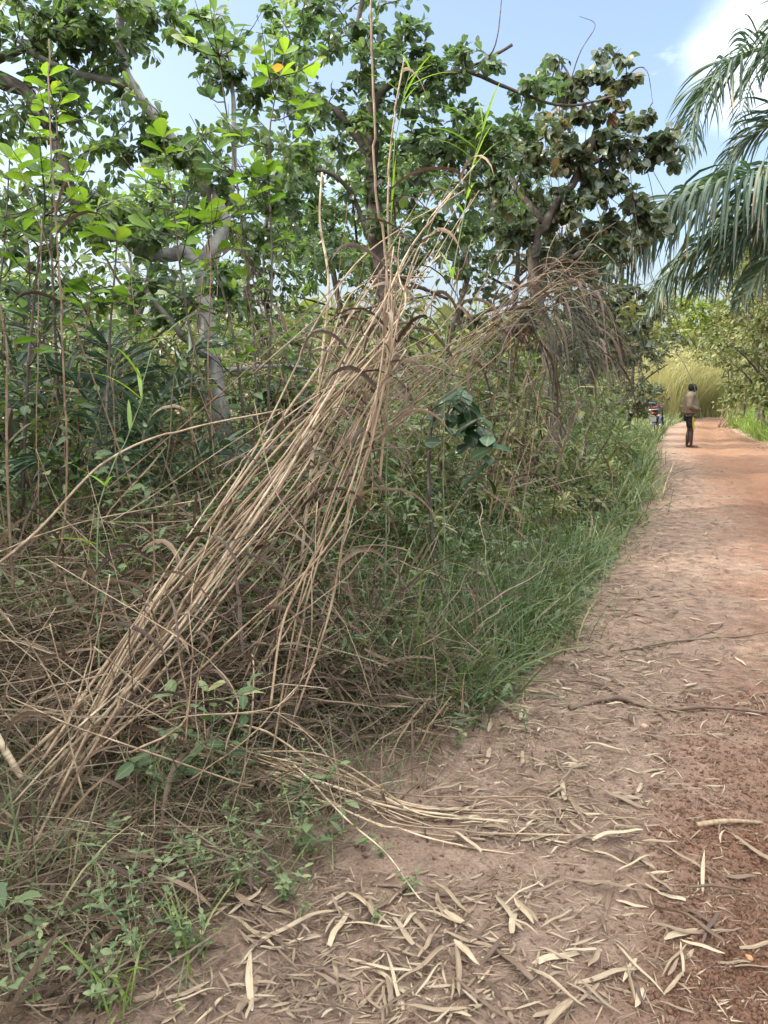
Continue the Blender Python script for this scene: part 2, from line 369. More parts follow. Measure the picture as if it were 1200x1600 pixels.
M['litter'] = dry_mat('fallen leaf', [(0, (.10, .065, .048)), (.3, (.21, .15, .105)), (.7, (.33, .26, .175)), (1, (.47, .39, .27))], .08, .55, True)
M['gold'] = leaf_mat('dry tall grass', [(0, (.26, .27, .11)), (.6, (.40, .37, .18)), (1, (.48, .43, .25))], .35, .6, vein=0, tcol=(1, 1, .7))
M['greybark'] = bark_mat('pale grey bark', (.15, .14, .125), (.30, .29, .27), (.44, .43, .40))
M['bark'] = bark_mat('brown bark', (.05, .042, .035), (.11, .09, .075), (.20, .18, .15))
M['twig'] = bark_mat('dead twig', (.09, .06, .045), (.19, .13, .095), (.30, .22, .16), 16)
M['stem'] = bark_mat('green stem', (.10, .14, .06), (.19, .24, .12), (.28, .31, .18), 12)
M['soil'] = soil_mat('leafy soil', False)
M['road'] = soil_mat('red dirt', True)

# ------------------------------------------------------------------ the ground and the dirt road
def axis(segs):
    out = [segs[0][0]]
    for a, b, s0, s1 in segs:
        x = a; s = s0
        while x < b:
            f = (x - a) / (b - a); s = s0 + (s1 - s0) * f; x += s; out.append(min(x, b))
    return np.unique(np.round(out, 5))
def build_ground():
    ax = axis([(-400, -30, 60, 4), (-30, -4, 3, .2), (-4, 5, .05, .05), (5, 30, .2, 1.5), (30, 400, 4, 60)])
    ay = axis([(-60, -2, 10, .5), (-2, .8, .4, .05), (.8, 8, .05, .06), (8, 30, .12, .6), (30, 60, .6, 2), (60, 700, 6, 80)])
    X, Y = np.meshgrid(ax, ay)
    Z = hgt(X, Y)
    ins = np.minimum(X - eL(Y), eR(Y) - X)
    Z = Z - 0.06 * sstep(.05, .3, ins) * (Y > -11) * (Y < 53)
    ny, nx = X.shape
    i = np.arange(nx * ny).reshape(ny, nx)
    q = np.stack([i[:-1, :-1], i[:-1, 1:], i[1:, 1:], i[1:, :-1]], -1)
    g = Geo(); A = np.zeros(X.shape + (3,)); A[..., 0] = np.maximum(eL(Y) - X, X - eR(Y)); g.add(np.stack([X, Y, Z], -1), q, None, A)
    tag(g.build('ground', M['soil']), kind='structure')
    # road
    ay = axis([(-10, .8, .5, .05), (.8, 7, .022, .03), (7, 20, .05, .3), (20, 53, .3, .8)])
    n = 150
    u = np.linspace(0, 1, n)
    Y = np.repeat(ay[:, None], n, 1); L = eL(ay)[:, None]; Rr = eR(ay)[:, None]
    X = L + (Rr - L) * u[None]
    edge = np.minimum(X - L, Rr - X)
    Z = hgt(X, Y) + 0.004 - 0.05 * (1 - sstep(0, .12, edge))
    A = np.stack([X - L, Y / 50, 0 * X], -1)
    i = np.arange(X.size).reshape(X.shape)
    q = np.stack([i[:-1, :-1], i[:-1, 1:], i[1:, 1:], i[1:, :-1]], -1)
    g = Geo(); g.add(np.stack([X, Y, Z], -1), q, None, A)
    tag(g.build('dirt_road', M['road']), kind='structure')
build_ground()

# ------------------------------------------------------------------ trees
def skeleton_tree(name, label, cat, base, limbs, clumps, leaf, r, bark, leafm, size=.14, per=12, spread=.5, droop=.15, twig_r=.010, group=None, rshift=0.0, vines=0, fuller=1.0):
    """limbs: [(pts, r0, r1)] in world coords, first is the trunk; clumps: [(centre, (rx,ry,rz), n)]"""
    base = np.asarray(base, float)
    t = thing(name, label, cat, base, group)
    gt = Geo(); sk = []
    for k, (pts, r0, r1) in enumerate(limbs):
        p = smooth_path(pts, max(8, 5 * len(pts)))
        if k == 0: p[0, 2] -= .15
        p[1:-1] += r.normal(size=(len(p) - 2, 3)) * r0 * .10
        rad = np.linspace(r0, r1, len(p)) * (1 + .10 * r.normal(size=len(p)))
        if k == 0: rad[:2] *= 1.25
        tubes(gt, p, rad, 9 if r0 > .03 else 6, [r.random()])
        sk.append(p[len(p) // 3:])
    S = np.concatenate(sk)
    tips = []
    for c, rad, n in clumps:
        n = int(n * fuller); q = unit(r.normal(size=(n, 3))) * (r.random((n, 1)) ** .45)
        tips.append(np.asarray(c) + q * np.asarray(rad))
    tips = np.concatenate(tips)
    dm = np.sqrt(((tips[:, None] - S[None]) ** 2).sum(-1)).min(1)
    order = np.argsort(dm)
    tw = []; rr = []
    SS = S.copy()
    for i in order:
        e = tips[i]
        d2 = ((SS - e) ** 2).sum(1); j = d2.argmin(); s = SS[j]
        L = math.sqrt(d2[j])
        k = np.linspace(0, 1, 6)[:, None]
        p = s + (e - s) * k + np.array([0, 0, 1]) * (.18 * L) * (k * (1 - k)) * 2 + r.normal(size=(6, 3)) * L * .035 * (k * (1 - k)) * 4
        tw.append(p); r0 = min(.03, twig_r * (.5 + .9 * L)); rr.append(np.linspace(r0, r0 * .35, 6))
        SS = np.vstack([SS, p[2:]])
    tw = np.array(tw); rr = np.array(rr)
    gb = gt; tubes(gb, tw, rr, 5, r.random(len(tw)))
    if vines:
        vp = []
        for _ in range(vines):
            a = SS[r.integers(len(SS))]; b = a + np.array([r.normal() * .4, r.normal() * .3, -r.uniform(.5, 1.8)])
            k = np.linspace(0, 1, 6)[:, None]; vp.append(a + (b - a) * k + r.normal(size=(6, 3)) * .05 * k)
        vp = np.array(vp); tubes(gb, vp, np.full((vines, 6), .004), 4, r.random(vines))
    gb.build('trunk', bark, t)
    # leaves along the twigs
    N = len(tw)
    f = r.uniform(.25, 1.03, size=(N, per)); f[:, 0] = 1.0
    x = np.clip(f * 5, 0, 4.999); i0 = x.astype(int); fr = (x - i0)[..., None]
    ii = np.arange(N)[:, None]
    pos = tw[ii, i0] * (1 - fr) + tw[ii, i0 + 1] * fr
    td = unit(tw[:, -1] - tw[:, -3])[:, None]
    out = unit(r.normal(size=(N, per, 3)) * np.array([1, 1, .6]))
    L = np.linalg.norm(tw[:, -1] - tw[:, 0], axis=1)[:, None, None]
    pos = pos + out * np.minimum(spread * .35, L * .3) * r.random((N, per, 1)) ** .7
    d = unit(td * .55 + out * .9 + np.array([0, 0, -droop]))
    up = unit(np.array([0, 0, 1.0]) + r.normal(size=(N, per, 3)) * .62)
    tone = np.clip(r.beta(1.5, 2.0, size=(N, 1)) * .75 + r.random((N, per)) * .4 + rshift - .05, 0, 1)
    sz = size * r.uniform(.55, 1.25, size=(N, per))
    gl = Geo()
    leaves(gl, pos.reshape(-1, 3), d.reshape(-1, 3), up.reshape(-1, 3), sz.ravel(), leaf, tone.ravel(), r)
    gl.build('crown', leafm, t)
    return t
def gz(p): return np.array([p[0], p[1], float(hgt(p[0], p[1]))])
def foot(px, d):
    p = P(px, 800, d); return gz(p)

def build_trees():
    r = rng(21)
    # grey forked tree
    d = 6.5; b = foot(372, d)
    skeleton_tree('forked_tree', 'tree with pale grey trunk forking behind the slanting canes', 'tree', b, [
        ([b, P(352, 690, d), P(330, 560, d), P(318, 450, d), P(312, 410, d)], .085, .062),
        ([P(316, 425, d), P(290, 395, d), P(240, 400, d - .1), P(190, 370, d - .2), P(150, 300, d - .3)], .07, .03),
        ([P(314, 415, d), P(350, 350, d + .1), P(320, 290, d + .1), P(268, 215, d), P(205, 130, d), P(188, 60, d), P(192, -60, d)], .065, .03),
        ([P(208, 133, d), P(150, 122, d), P(92, 106, d - .1), P(20, 60, d - .2)], .04, .02),
        ([P(318, 470, d), P(360, 300, d + .3), P(365, 150, d + .4), P(345, 20, d + .4)], .035, .012),
        ([P(330, 560, d), P(300, 540, d - .3), P(240, 470, d - .5), P(190, 410, d - .6)], .035, .015),
        ([P(330, 580, d), P(450, 572, d + .2), P(560, 590, d + .2)], .022, .012)],
        [(P(110, 50, d), (.7, .7, .4), 26), (P(240, 30, d + .3), (.5, .6, .4), 16), (P(160, 215, d), (.7, .6, .4), 24), (P(300, 250, d), (.5, .6, .4), 18),
         (P(70, 330, d - .3), (.6, .5, .4), 16), (P(230, 350, d - .2), (.6, .5, .3), 16), (P(400, 330, d + .4), (.5, .5, .5), 18), (P(360, 120, d + .4), (.45, .5, .5), 18), (P(450, 200, d + .4), (.4, .5, .5), 12),
         (P(200, 460, d - .3), (.5, .5, .3), 12), (P(330, 450, d - .5), (.4, .3, .4), 10)],
        'obovate', r, M['greybark'], M['mid'], .10, 20, .8, fuller=1.5, rshift=.12)
    # tree leaning in from the upper left
    d = 6.2; b = foot(-260, d)
    skeleton_tree('leaning_tree', 'dark limbed tree leaning in at the upper left corner', 'tree', b, [
        ([b, P(-250, 500, d), P(-190, 250, d), P(-90, 120, d), P(20, 130, d), P(85, 220, d - .1), P(120, 330, d - .3)], .12, .03),
        ([P(-150, 190, d), P(-80, 20, d), P(10, -100, d)], .07, .03),
        ([P(-40, 110, d), P(60, 60, d + .2), P(150, -30, d + .4), P(200, -120, d + .4)], .035, .015)],
        [(P(30, 30, d), (.6, .7, .45), 34), (P(130, 60, d + .3), (.5, .6, .4), 26), (P(40, 160, d), (.5, .6, .4), 24), (P(10, 400, d), (.45, .5, .5), 16), (P(-150, 0, d), (1, 1, .8), 40), (P(-200, 300, d), (.6, .8, .6), 26), (P(60, -130, d), (1, .9, .5), 36)],
        'elliptic', r, M['bark'], M['dark'], .082, 26, .7, rshift=.1)
    # dark tree in the middle
    d = 8.0; b = foot(640, d)
    skeleton_tree('leafy_tree', 'dark green tree rising over the middle of the thicket', 'tree', b, [
        ([b, P(630, 620, d), P(590, 400, d), P(580, 240, d), P(582, 150, d)], .09, .06),
        ([P(582, 250, d), P(540, 190, d), P(500, 155, d), P(440, 140, d)], .045, .02),
        ([P(584, 200, d), P(600, 140, d), P(660, 120, d), P(730, 108, d), P(800, 70, d)], .045, .015),
        ([P(730, 110, d), P(800, 140, d), P(880, 165, d - .2), P(960, 150, d - .3)], .022, .01),
        ([P(590, 400, d), P(640, 290, d + .2), P(700, 235, d + .2), P(820, 205, d + .1)], .04, .012),
        ([P(600, 430, d), P(540, 290, d), P(470, 260, d - .2)], .035, .012),
        ([P(583, 150, d), P(560, 60, d), P(570, -40, d)], .04, .02),
        ([P(720, 110, d), P(770, 80, d - .4), P(785, -10, d - .4)], .012, .004), ([P(880, 165, d - .2), P(905, 85, d - .3), P(930, 40, d - .3), P(905, 25, d - .3)], .007, .002)],
        [(P(480, 60, d), (.6, .7, .5), 26), (P(600, 90, d), (.6, .7, .45), 28), (P(700, 120, d), (.6, .6, .35), 24), (P(560, 190, d), (.6, .6, .4), 24), (P(680, 215, d), (.6, .6, .4), 26), (P(770, 230, d), (.5, .5, .35), 20),
         (P(480, 290, d), (.6, .6, .45), 18), (P(610, 320, d), (.6, .6, .4), 18), (P(720, 330, d), (.6, .6, .4), 16), (P(830, 150, d), (.35, .4, .25), 8), (P(540, -40, d), (1, .8, .5), 28), (P(500, 400, d), (.5, .5, .4), 10)],
        'obovate', r, M['bark'], M['mid'], .105, 20, .85, fuller=1.4)
    # creeper covered tree on the right
    d = 9.3; b = foot(870, d)
    skeleton_tree('creeper_tree', 'greyish tree smothered in round leaved creeper beside the road', 'tree', b, [
        ([b, P(860, 560, d), P(832, 430, d), P(850, 350, d), P(905, 270, d), P(935, 190, d)], .10, .03),
        ([P(840, 420, d), P(900, 400, d), P(960, 385, d), P(1000, 350, d)], .05, .015),
        ([P(850, 350, d), P(800, 280, d + .2), P(770, 200, d + .3)], .045, .015),
        ([P(935, 190, d), P(985, 115, d), P(1010, 110, d), P(1020, 160, d - .1)], .014, .002),
        ([P(900, 270, d), P(980, 230, d), P(1050, 225, d)], .03, .01), ([P(930, 200, d), P(890, 120, d), P(870, 85, d)], .02, .006),
        ([P(850, 560, d), P(900, 530, d), P(950, 505, d)], .035, .012)],
        [(P(880, 120, d), (.55, .5, .3), 20), (P(945, 130, d), (.5, .5, .35), 26), (P(960, 210, d), (.6, .5, .4), 34), (P(1035, 235, d), (.3, .4, .3), 18), (P(890, 230, d), (.6, .6, .4), 32), (P(820, 260, d), (.5, .5, .4), 24),
         (P(950, 290, d), (.6, .5, .35), 34), (P(1000, 345, d), (.35, .4, .35), 22), (P(880, 340, d), (.6, .6, .4), 32), (P(800, 370, d), (.5, .5, .4), 22), (P(930, 390, d), (.5, .4, .3), 22), (P(905, 475, d), (.35, .4, .3), 20), (P(900, 545, d), (.3, .4, .4), 14), (P(760, 300, d + .4), (.4, .4, .4), 14)],
        'round', r, M['bark'], M['round'], .10, 13, .9, droop=.5, vines=60, fuller=1.0)
    # trees further back, seen through the gaps
    back = [(40, 11, 'slim pale green tree behind the left saplings, lowest crown at the left edge', 370, 'elliptic', 'mid', 6.0),
            (210, 13, 'thin stemmed tree deep behind the grey forked trunk, left of it', 330, 'obovate', 'mid', 6.4),
            (420, 12, 'thin stemmed tree showing between the grey trunk and the middle of the thicket', 330, 'elliptic', 'dark', 6.0),
            (560, 14, 'sparse background tree directly behind the upright canes', 300, 'obovate', 'mid', 7.0),
            (700, 13, 'background tree behind the top of the leaning canes', 310, 'elliptic', 'dark', 6.4),
            (800, 15, 'dim background tree behind the creeper covered tree', 300, 'round', 'round', 6.5),
            (925, 16, 'dense small tree low beside the left verge of the road', 430, 'round', 'round', 4.2)]
    for px, d, lab, top, lf, mt, hh in back:
        b = foot(px, d); pc = P(px, top, d)
        s = d / 10
        tr = [b, b + (pc - b) * .4 + r.normal(size=3) * .15, b + (pc - b) * .75 + r.normal(size=3) * .2, pc]
        br = []
        for k in range(5):
            a = b + (pc - b) * r.uniform(.35, .8); e = a + np.array([r.normal() * 1.0, r.normal() * .7, r.uniform(.5, 1.3)])
            br.append(([a, (a + e) / 2 + np.array([0, 0, .15]), e], .03, .012))
        cl = [(pc + np.array([r.normal() * .9, r.normal() * .8, r.uniform(-1.6, .7)]), (.8, .8, .55), 16) for _ in range(9)]
        cl += [(b + (pc - b) * f + np.array([r.normal() * .8, r.normal() * .6, 0]), (.8, .8, .5), 9) for f in (.25, .4, .55)]
        skeleton_tree('background_tree', lab, 'tree', b, [(tr, .07, .03)] + br, cl, lf, r, M['bark'], M[mt], .13, 14, .8, group='background trees', vines=24, fuller=1.5, rshift=.1)
    # trees left of the frame whose shade falls across the road
    for (x, y, hh, lab) in ((-6.0, .6, 7.5, 'shade tree standing out of view left of the slanting canes'), (-7.8, 3.8, 7.0, 'tall shade tree at the far left behind the thicket'), (-8.2, 2.4, 8.0, 'shade tree just out of view left of the young palms')):
        b = gz((x, y)); tp = b + np.array([.3, .2, hh * .75])
        br = [([b + (tp - b) * f, b + (tp - b) * f + np.array([dx, dy, .9]), b + (tp - b) * f + np.array([dx * 1.9, dy * 1.9, 1.3])], .05, .02) for f, dx, dy in ((.5, 1, .4), (.6, -.8, .9), (.7, .6, -.9), (.8, -.9, -.5), (.9, .8, .6))]
        cl = [(tp + np.array([r.normal() * 1.3, r.normal() * 1.3, r.uniform(-2.2, 1.2)]), (1.1, 1.1, .7), 34) for _ in range(17)]
        skeleton_tree('shade_tree', lab, 'tree', b, [([b, b + (tp - b) * .5 + np.array([.1, .1, 0]), tp], .14, .05)] + br, cl, 'elliptic', r, M['bark'], M['dark'], .22, 15, .9, group='shade trees')
    # right hand side of the road and its far end
    right = [(1185, 27, 6.6, 2.3, 'yellowish green bushy tree under the palm fronds, right of the person', 'far', .19),
             (1205, 24.5, 5.6, 1.9, 'greyish green bush at the right edge of the road', 'far', .17),
             (1150, 35, 7.6, 2.2, 'pale bush between the person and the yellowish tree', 'far', .19),
             (1075, 58, 8.5, 3.2, 'sunlit lime bush beyond the dry yellow grass', 'farlime', .24),
             (1030, 60, 8.5, 3.2, 'green bush at the far end of the road, left of the dry grass', 'far', .24),
             (1180, 36, 8.5, 2.4, 'tall olive tree standing behind the yellowish bushy tree', 'far', .22),
             (1128, 42, 9.6, 2.7, 'grey green bush crowding the bend of the road, right of the dry yellow grass', 'far', .21),
             (1172, 31, 8.6, 2.6, 'full leafy bush on the right verge between the two taller ones', 'far', .19),
             (1265, 22, 7.5, 2.2, 'dark tree behind the palm trunk at the right', 'dark', .18),
             (975, 24, 4.2, 1.5, 'tangled grey green thicket bush left of the motorbike', 'round', .15),
             (950, 33, 4.2, 1.7, 'olive bush behind the motorbike', 'far', .19),
             (925, 21, 3.6, 1.4, 'dusky bush on the left verge in front of the thicket', 'far', .15)]
    for px, d, hh, w, lab, mt, ls in right:
        b = foot(px, d); tp = b + np.array([0, 0, hh * .8])
        br = [([b + (tp - b) * f, b + (tp - b) * f + np.array([w * .4 * math.cos(a), w * .4 * math.sin(a), hh * .13]), b + (tp - b) * f + np.array([w * .7 * math.cos(a), w * .7 * math.sin(a), hh * .2])], .04, .012) for f, a in zip(np.linspace(.2, .85, 7), r.uniform(0, 6.28, 7))]
        cl = []
        for _ in range(18):
            f = r.uniform(.08, 1.0); ww = w * ((.45 + .65 * f) if px > 1140 and hh > 5 else (1.05 - .5 * f))
            cl.append((b + np.array([r.normal() * ww * .45, r.normal() * ww * .45, f * hh]), (w * .38, w * .38, hh * .08 + .15), 15))
        skeleton_tree('roadside_bush', lab, 'bush', b, [([b, (b + tp) / 2 + r.normal(size=3) * .15, tp], .07, .03)] + br, cl, 'elliptic', r, M['bark'], M[mt], ls, 13, .7, group='bushes along the road')
build_trees()
def build_shrubs():
    r = rng(61); cnt = 0
    def shrub(b, hh, w, lab, grp, mt, lf, ls, n, per=9):
        top = b + np.array([r.normal() * .15, r.normal() * .15, hh * .8])
        limbs = [([b, (b + top) / 2 + r.normal(size=3) * .06, top], .022, .008)]
        for a in r.uniform(0, 6.28, 4):
            f = r.uniform(.1, .4); s0 = b + (top - b) * f; limbs.append(([s0, s0 + np.array([math.cos(a) * w * .4, math.sin(a) * w * .4, hh * .25]), s0 + np.array([math.cos(a) * w * .65, math.sin(a) * w * .65, hh * .5])], .014, .006))
        cl = [(b + np.array([r.normal() * w * .45, r.normal() * w * .45, hh * r.uniform(.12, 1)]), (w * .4, w * .4, hh * .14), n) for _ in range(7)]
        skeleton_tree('shrub', lab, 'shrub', b, limbs, cl, lf, r, M['bark'], M[mt], ls, per, .5, group=grp, twig_r=.006)
    for px, d, hh, w in ((40, 5.4, 1.3, .7), (240, 5.9, 1.3, .7), (300, 6.6, 1.6, .8), (120, 5.6, 1.2, .7), (-20, 7.5, 2.2, 1.0), (60, 9, 2.6, 1.1), (130, 7.2, 1.7, .9), (200, 10, 2.6, 1.2), (265, 8.0, 1.9, .9), (20, 6.2, 1.5, .8), (150, 13, 3.2, 1.5), (-60, 10, 2.8, 1.3)):
        shrub(foot(px, d), hh, w, 'leafy shrub in the dim thicket left of the grey trunk', 'thicket shrubs left of the grey trunk', r.choice(['mid', 'dark', 'weed']), r.choice(['elliptic', 'obovate', 'lance']), .11, 12)
    for px, d, hh, w in ((410, 8.5, 1.9, .9), (480, 10, 2.4, 1.2), (550, 7.5, 1.6, .8), (610, 9.5, 2.2, 1.1), (690, 8.2, 1.7, .9), (740, 11, 2.6, 1.2), (450, 6.6, 1.4, .7), (580, 6.4, 1.2, .7), (660, 6.8, 1.4, .7), (520, 13, 3.2, 1.5), (350, 12, 3.0, 1.4), (800, 7.6, 1.9, .8), (850, 8.6, 2.3, .9), (900, 9.4, 2.2, .9)):
        shrub(foot(px, d), hh, w, 'leafy shrub in the dim thicket behind the leaning canes', 'thicket shrubs behind the leaning canes', r.choice(['mid', 'weed', 'far']), r.choice(['elliptic', 'lance', 'lance']), .10, 11)
    for x, y, hh, w in ((-2.7, 1.0, 2.3, 1.0), (-3.3, 2.2, 3.0, 1.2), (-2.3, -.4, 2.0, .9), (-3.6, 3.4, 2.8, 1.2)):
        shrub(gz((x, y)), hh, w, 'leafy thicket bush just left of the slanting bundle foot', 'thicket bushes left of the bundle foot', 'mid', 'elliptic', .12, 18, 12)
    for Y, o, hh in ((5.2, 1.6, .9), (6.9, 1.8, 1.2), (8.1, 1.9, 1.5), (9.1, 1.2, 1.1), (5.6, 1.3, .75), (6.6, .9, .6), (7.4, 1.7, 1.15), (8.4, 1.0, .8), (9.6, 1.6, 1.2), (10.8, .9, .8), (12, 1.7, 1.4), (13.5, 1.0, .9), (15, 1.8, 1.5), (17, 1.1, 1.0), (19, 1.7, 1.5), (24, 1.7, 1.5), (6.1, 2.0, 1.0), (7.9, .45, .5), (8.9, 2.0, 1.4), (10.2, .4, .55), (11.4, 2.1, 1.6), (12.7, .5, .6), (14.2, 2.0, 1.6), (20.2, 2.2, 1.8), (22.5, 1.9, 1.6)):
        shrub(gz((float(eL(Y)) - o, Y)), hh, hh * .75, 'bushy green weed clump on the left verge of the road', 'weed clumps on the left verge', r.choice(['weed', 'grass', 'far']), 'lance', .085 + .002 * Y, 12, 10)
build_shrubs()

# ------------------------------------------------------------------ lime leaved saplings at the left
def sapling(label, pts, r, leafm, nl=26, size=.13, twigs=9, group='saplings with large leaves', name='sapling', kind='obovate', f0=.35, cat='sapling'):
    b = np.asarray(pts[0]); t = thing(name, label, cat, b, group)
    p = smooth_path(pts, 16); p[0, 2] -= .05
    wd = cat == 'weed'; g = Geo(); tubes(g, p, np.linspace(.0035, .0015, 16) if wd else np.linspace(.011, .004, 16), 6, [.5])
    gl = Geo(); pos = []; dr = []
    for k in range(twigs):
        f = r.uniform(f0, 1); i = min(int(f * 15), 14); a = p[i]
        an = r.uniform(0, 6.28); L = r.uniform(.15, .42) * (.45 if cat == 'weed' else 1)
        e = a + np.array([math.cos(an) * L, math.sin(an) * L, L * .65])
        k_ = np.linspace(0, 1, 5)[:, None]; q = a + (e - a) * k_ - np.array([0, 0, .06]) * (k_ * (1 - k_)) * 4
        tubes(g, q, np.linspace(.0018, .001, 5) if wd else np.linspace(.005, .002, 5), 5, [.5])
        for j in range(max(3, nl // twigs)):
            s = q[min(4, 2 + j // 2)]; a2 = an + j * 2.1 + r.normal() * .3
            pos.append(s); dr.append(np.array([math.cos(a2), math.sin(a2), r.uniform(-.1, .75)]))
    for j in range(7 if cat == 'sapling' else 3):
        pos.append(p[-1 - j // 3]); a2 = j * 2.4; dr.append(np.array([math.cos(a2), math.sin(a2), .7]))
    g.build('stem', M['stem'] if wd else M['bark'], t)
    pos = np.array(pos); dr = np.array(dr); n = len(pos)
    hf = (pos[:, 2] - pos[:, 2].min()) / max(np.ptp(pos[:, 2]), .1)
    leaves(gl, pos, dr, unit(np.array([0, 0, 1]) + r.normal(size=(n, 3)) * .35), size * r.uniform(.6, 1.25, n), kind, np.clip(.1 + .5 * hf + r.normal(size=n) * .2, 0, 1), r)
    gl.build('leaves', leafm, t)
def build_saplings():
    r = rng(5)
    def st(px, d, tops): return [foot(px, d)] + [P(x, y, d) for x, y in tops]
    L = M['lime']; D = M['mid']
    sapling('lime leaved sapling nearest the left edge, its top leaves at mid height', st(20, 4.6, [(40, 650), (55, 450), (70, 330), (65, 250)]), r, L, 40, .15, 12)
    sapling('lime leaved sapling with an orange tipped shoot beside the left edge', st(150, 4.7, [(165, 700), (172, 520), (180, 420), (183, 362)]), r, L, 36, .14, 10)
    sapling('sapling of broad green leaves left of the grey trunk, second from the left edge', st(95, 5.2, [(90, 600), (80, 350), (90, 210), (75, 120)]), r, L, 44, .15, 12)
    sapling('tall sapling with yellow green shoots, left of the upright canes', st(440, 5.0, [(420, 700), (425, 420), (420, 220), (445, 85)]), r, L, 52, .15, 15, f0=.5)
    sapling('thin sapling with a fan of lime leaves above the grey fork', st(300, 5.0, [(330, 700), (290, 480), (270, 320), (255, 215)]), r, L, 34, .14, 9, f0=.5)
    sapling('slender dark stemmed sapling reaching the top edge beside the grey limb', st(340, 5.4, [(400, 640), (372, 300), (350, 150), (335, 20)]), r, D, 50, .15, 14, f0=.5)
    sapling('leafy sapling crossing in front of the grey fork', st(395, 5.1, [(380, 650), (360, 500), (330, 400), (320, 330)]), r, L, 30, .13, 9)
    sapling('low leafy sapling at the foot of the grey trunk', st(480, 4.9, [(470, 700), (485, 560), (490, 500)]), r, D, 24, .13, 8)
    sapling('dark sapling in the corner below the leaning limb', st(-40, 5.2, [(-20, 600), (5, 400), (15, 250)]), r, D, 40, .16, 12)
    # hanging shrub branch with big glossy leaves
    d = 4.7
    t = thing('glossy_shrub', 'shrub with big glossy dark leaves hanging under the canes', 'shrub', foot(690, d))
    b = foot(690, d); g = Geo()
    main = smooth_path([b, P(670, 760, d), P(680, 640, d), P(720, 620, d), P(765, 690, d - .1)], 14)
    tubes(g, main, np.linspace(.014, .004, 14), 6, [.5])
    pos = []; dr = []
    for tip in ((735, 690), (770, 700), (700, 650), (755, 740), (720, 625), (775, 720), (690, 690), (740, 655)):
        e = P(tip[0], tip[1], d - .1 + r.normal() * .1); a = main[9]
        q = smooth_path([a, (a + e) / 2 + np.array([0, 0, .05]), e], 6); tubes(g, q, np.linspace(.005, .002, 6), 5, [.5])
        for j in range(6):
            an = j * 2.2 + r.random(); pos.append(q[-1 - j // 2] + r.normal(size=3) * .01); dr.append([math.cos(an), math.sin(an), -.45 + r.normal() * .25])
    g.build('stem', M['bark'], t)
    gl = Geo(); n = len(pos)
    leaves(gl, np.array(pos), np.array(dr), unit(np.array([0, -.4, 1]) + r.normal(size=(n, 3)) * .3), .155 * r.uniform(.65, 1.2, n), 'obovate', r.random(n), r)
    gl.build('leaves', M['shrub'], t)
build_saplings()

# ------------------------------------------------------------------ palms
def frond(parent, pts, r, L=1.1, n=64, w=.045, gravity=.9, tone=0.0, r0=.02, lift=.25):
    p = smooth_path(pts, n + 8)
    g = Geo(); tubes(g, p, np.linspace(r0, .004, len(p)), 6, [.5]); fo = g.build('frond', M['stem'], parent)
    q = p[8:]; t = unit(np.gradient(p, axis=0))[8:]
    up0 = np.array([0, 0, 1.]); side = unit(np.cross(t, up0)); nrm = np.cross(side, t)
    f = np.linspace(0, 1, n)
    prof = np.clip(np.sin((f * .86 + .14) * math.pi) ** .55, .2, 1) * (1 - .25 * f)
    K = 8; paths = []; wid = []; sd = []
    for sgn in (-1, 1):
        ln = L * prof * r.uniform(.82, 1.1, n)
        d = unit(side * sgn * 1.0 + t * (.45 + .6 * f)[:, None] + nrm * (lift + r.normal(size=(n, 1)) * .38) + r.normal(size=(n, 3)) * .10)
        cur = q.copy(); pp = [cur]; seg = ln / (K - 1)
        for k in range(K - 1):
            g_ = gravity * (.25 + k / K) * r.uniform(.6, 1.25, (n, 1)) * .34
            d = unit(d + np.array([0, 0, -1.]) * g_ + r.normal(size=(n, 3)) * .02)
            cur = cur + d * seg[:, None]; pp.append(cur)
        paths.append(np.stack(pp, 1)); wid.append(w * np.array([.5, .85, 1, 1, .92, .75, .45, .05])[None] * r.uniform(.75, 1.15, (n, 1)) * (.55 + .45 * prof)[:, None])
        sd.append(unit(t * 1.0 + nrm * .35 * sgn + r.normal(size=(n, 3)) * .45))
    gl = Geo(); ribbons(gl, np.concatenate(paths), np.concatenate(wid), np.concatenate(sd), np.clip(r.beta(2, 3, 2 * n) + tone, 0, 1), fold=.18)
    gl.build('leaflets', M['palm'], fo)
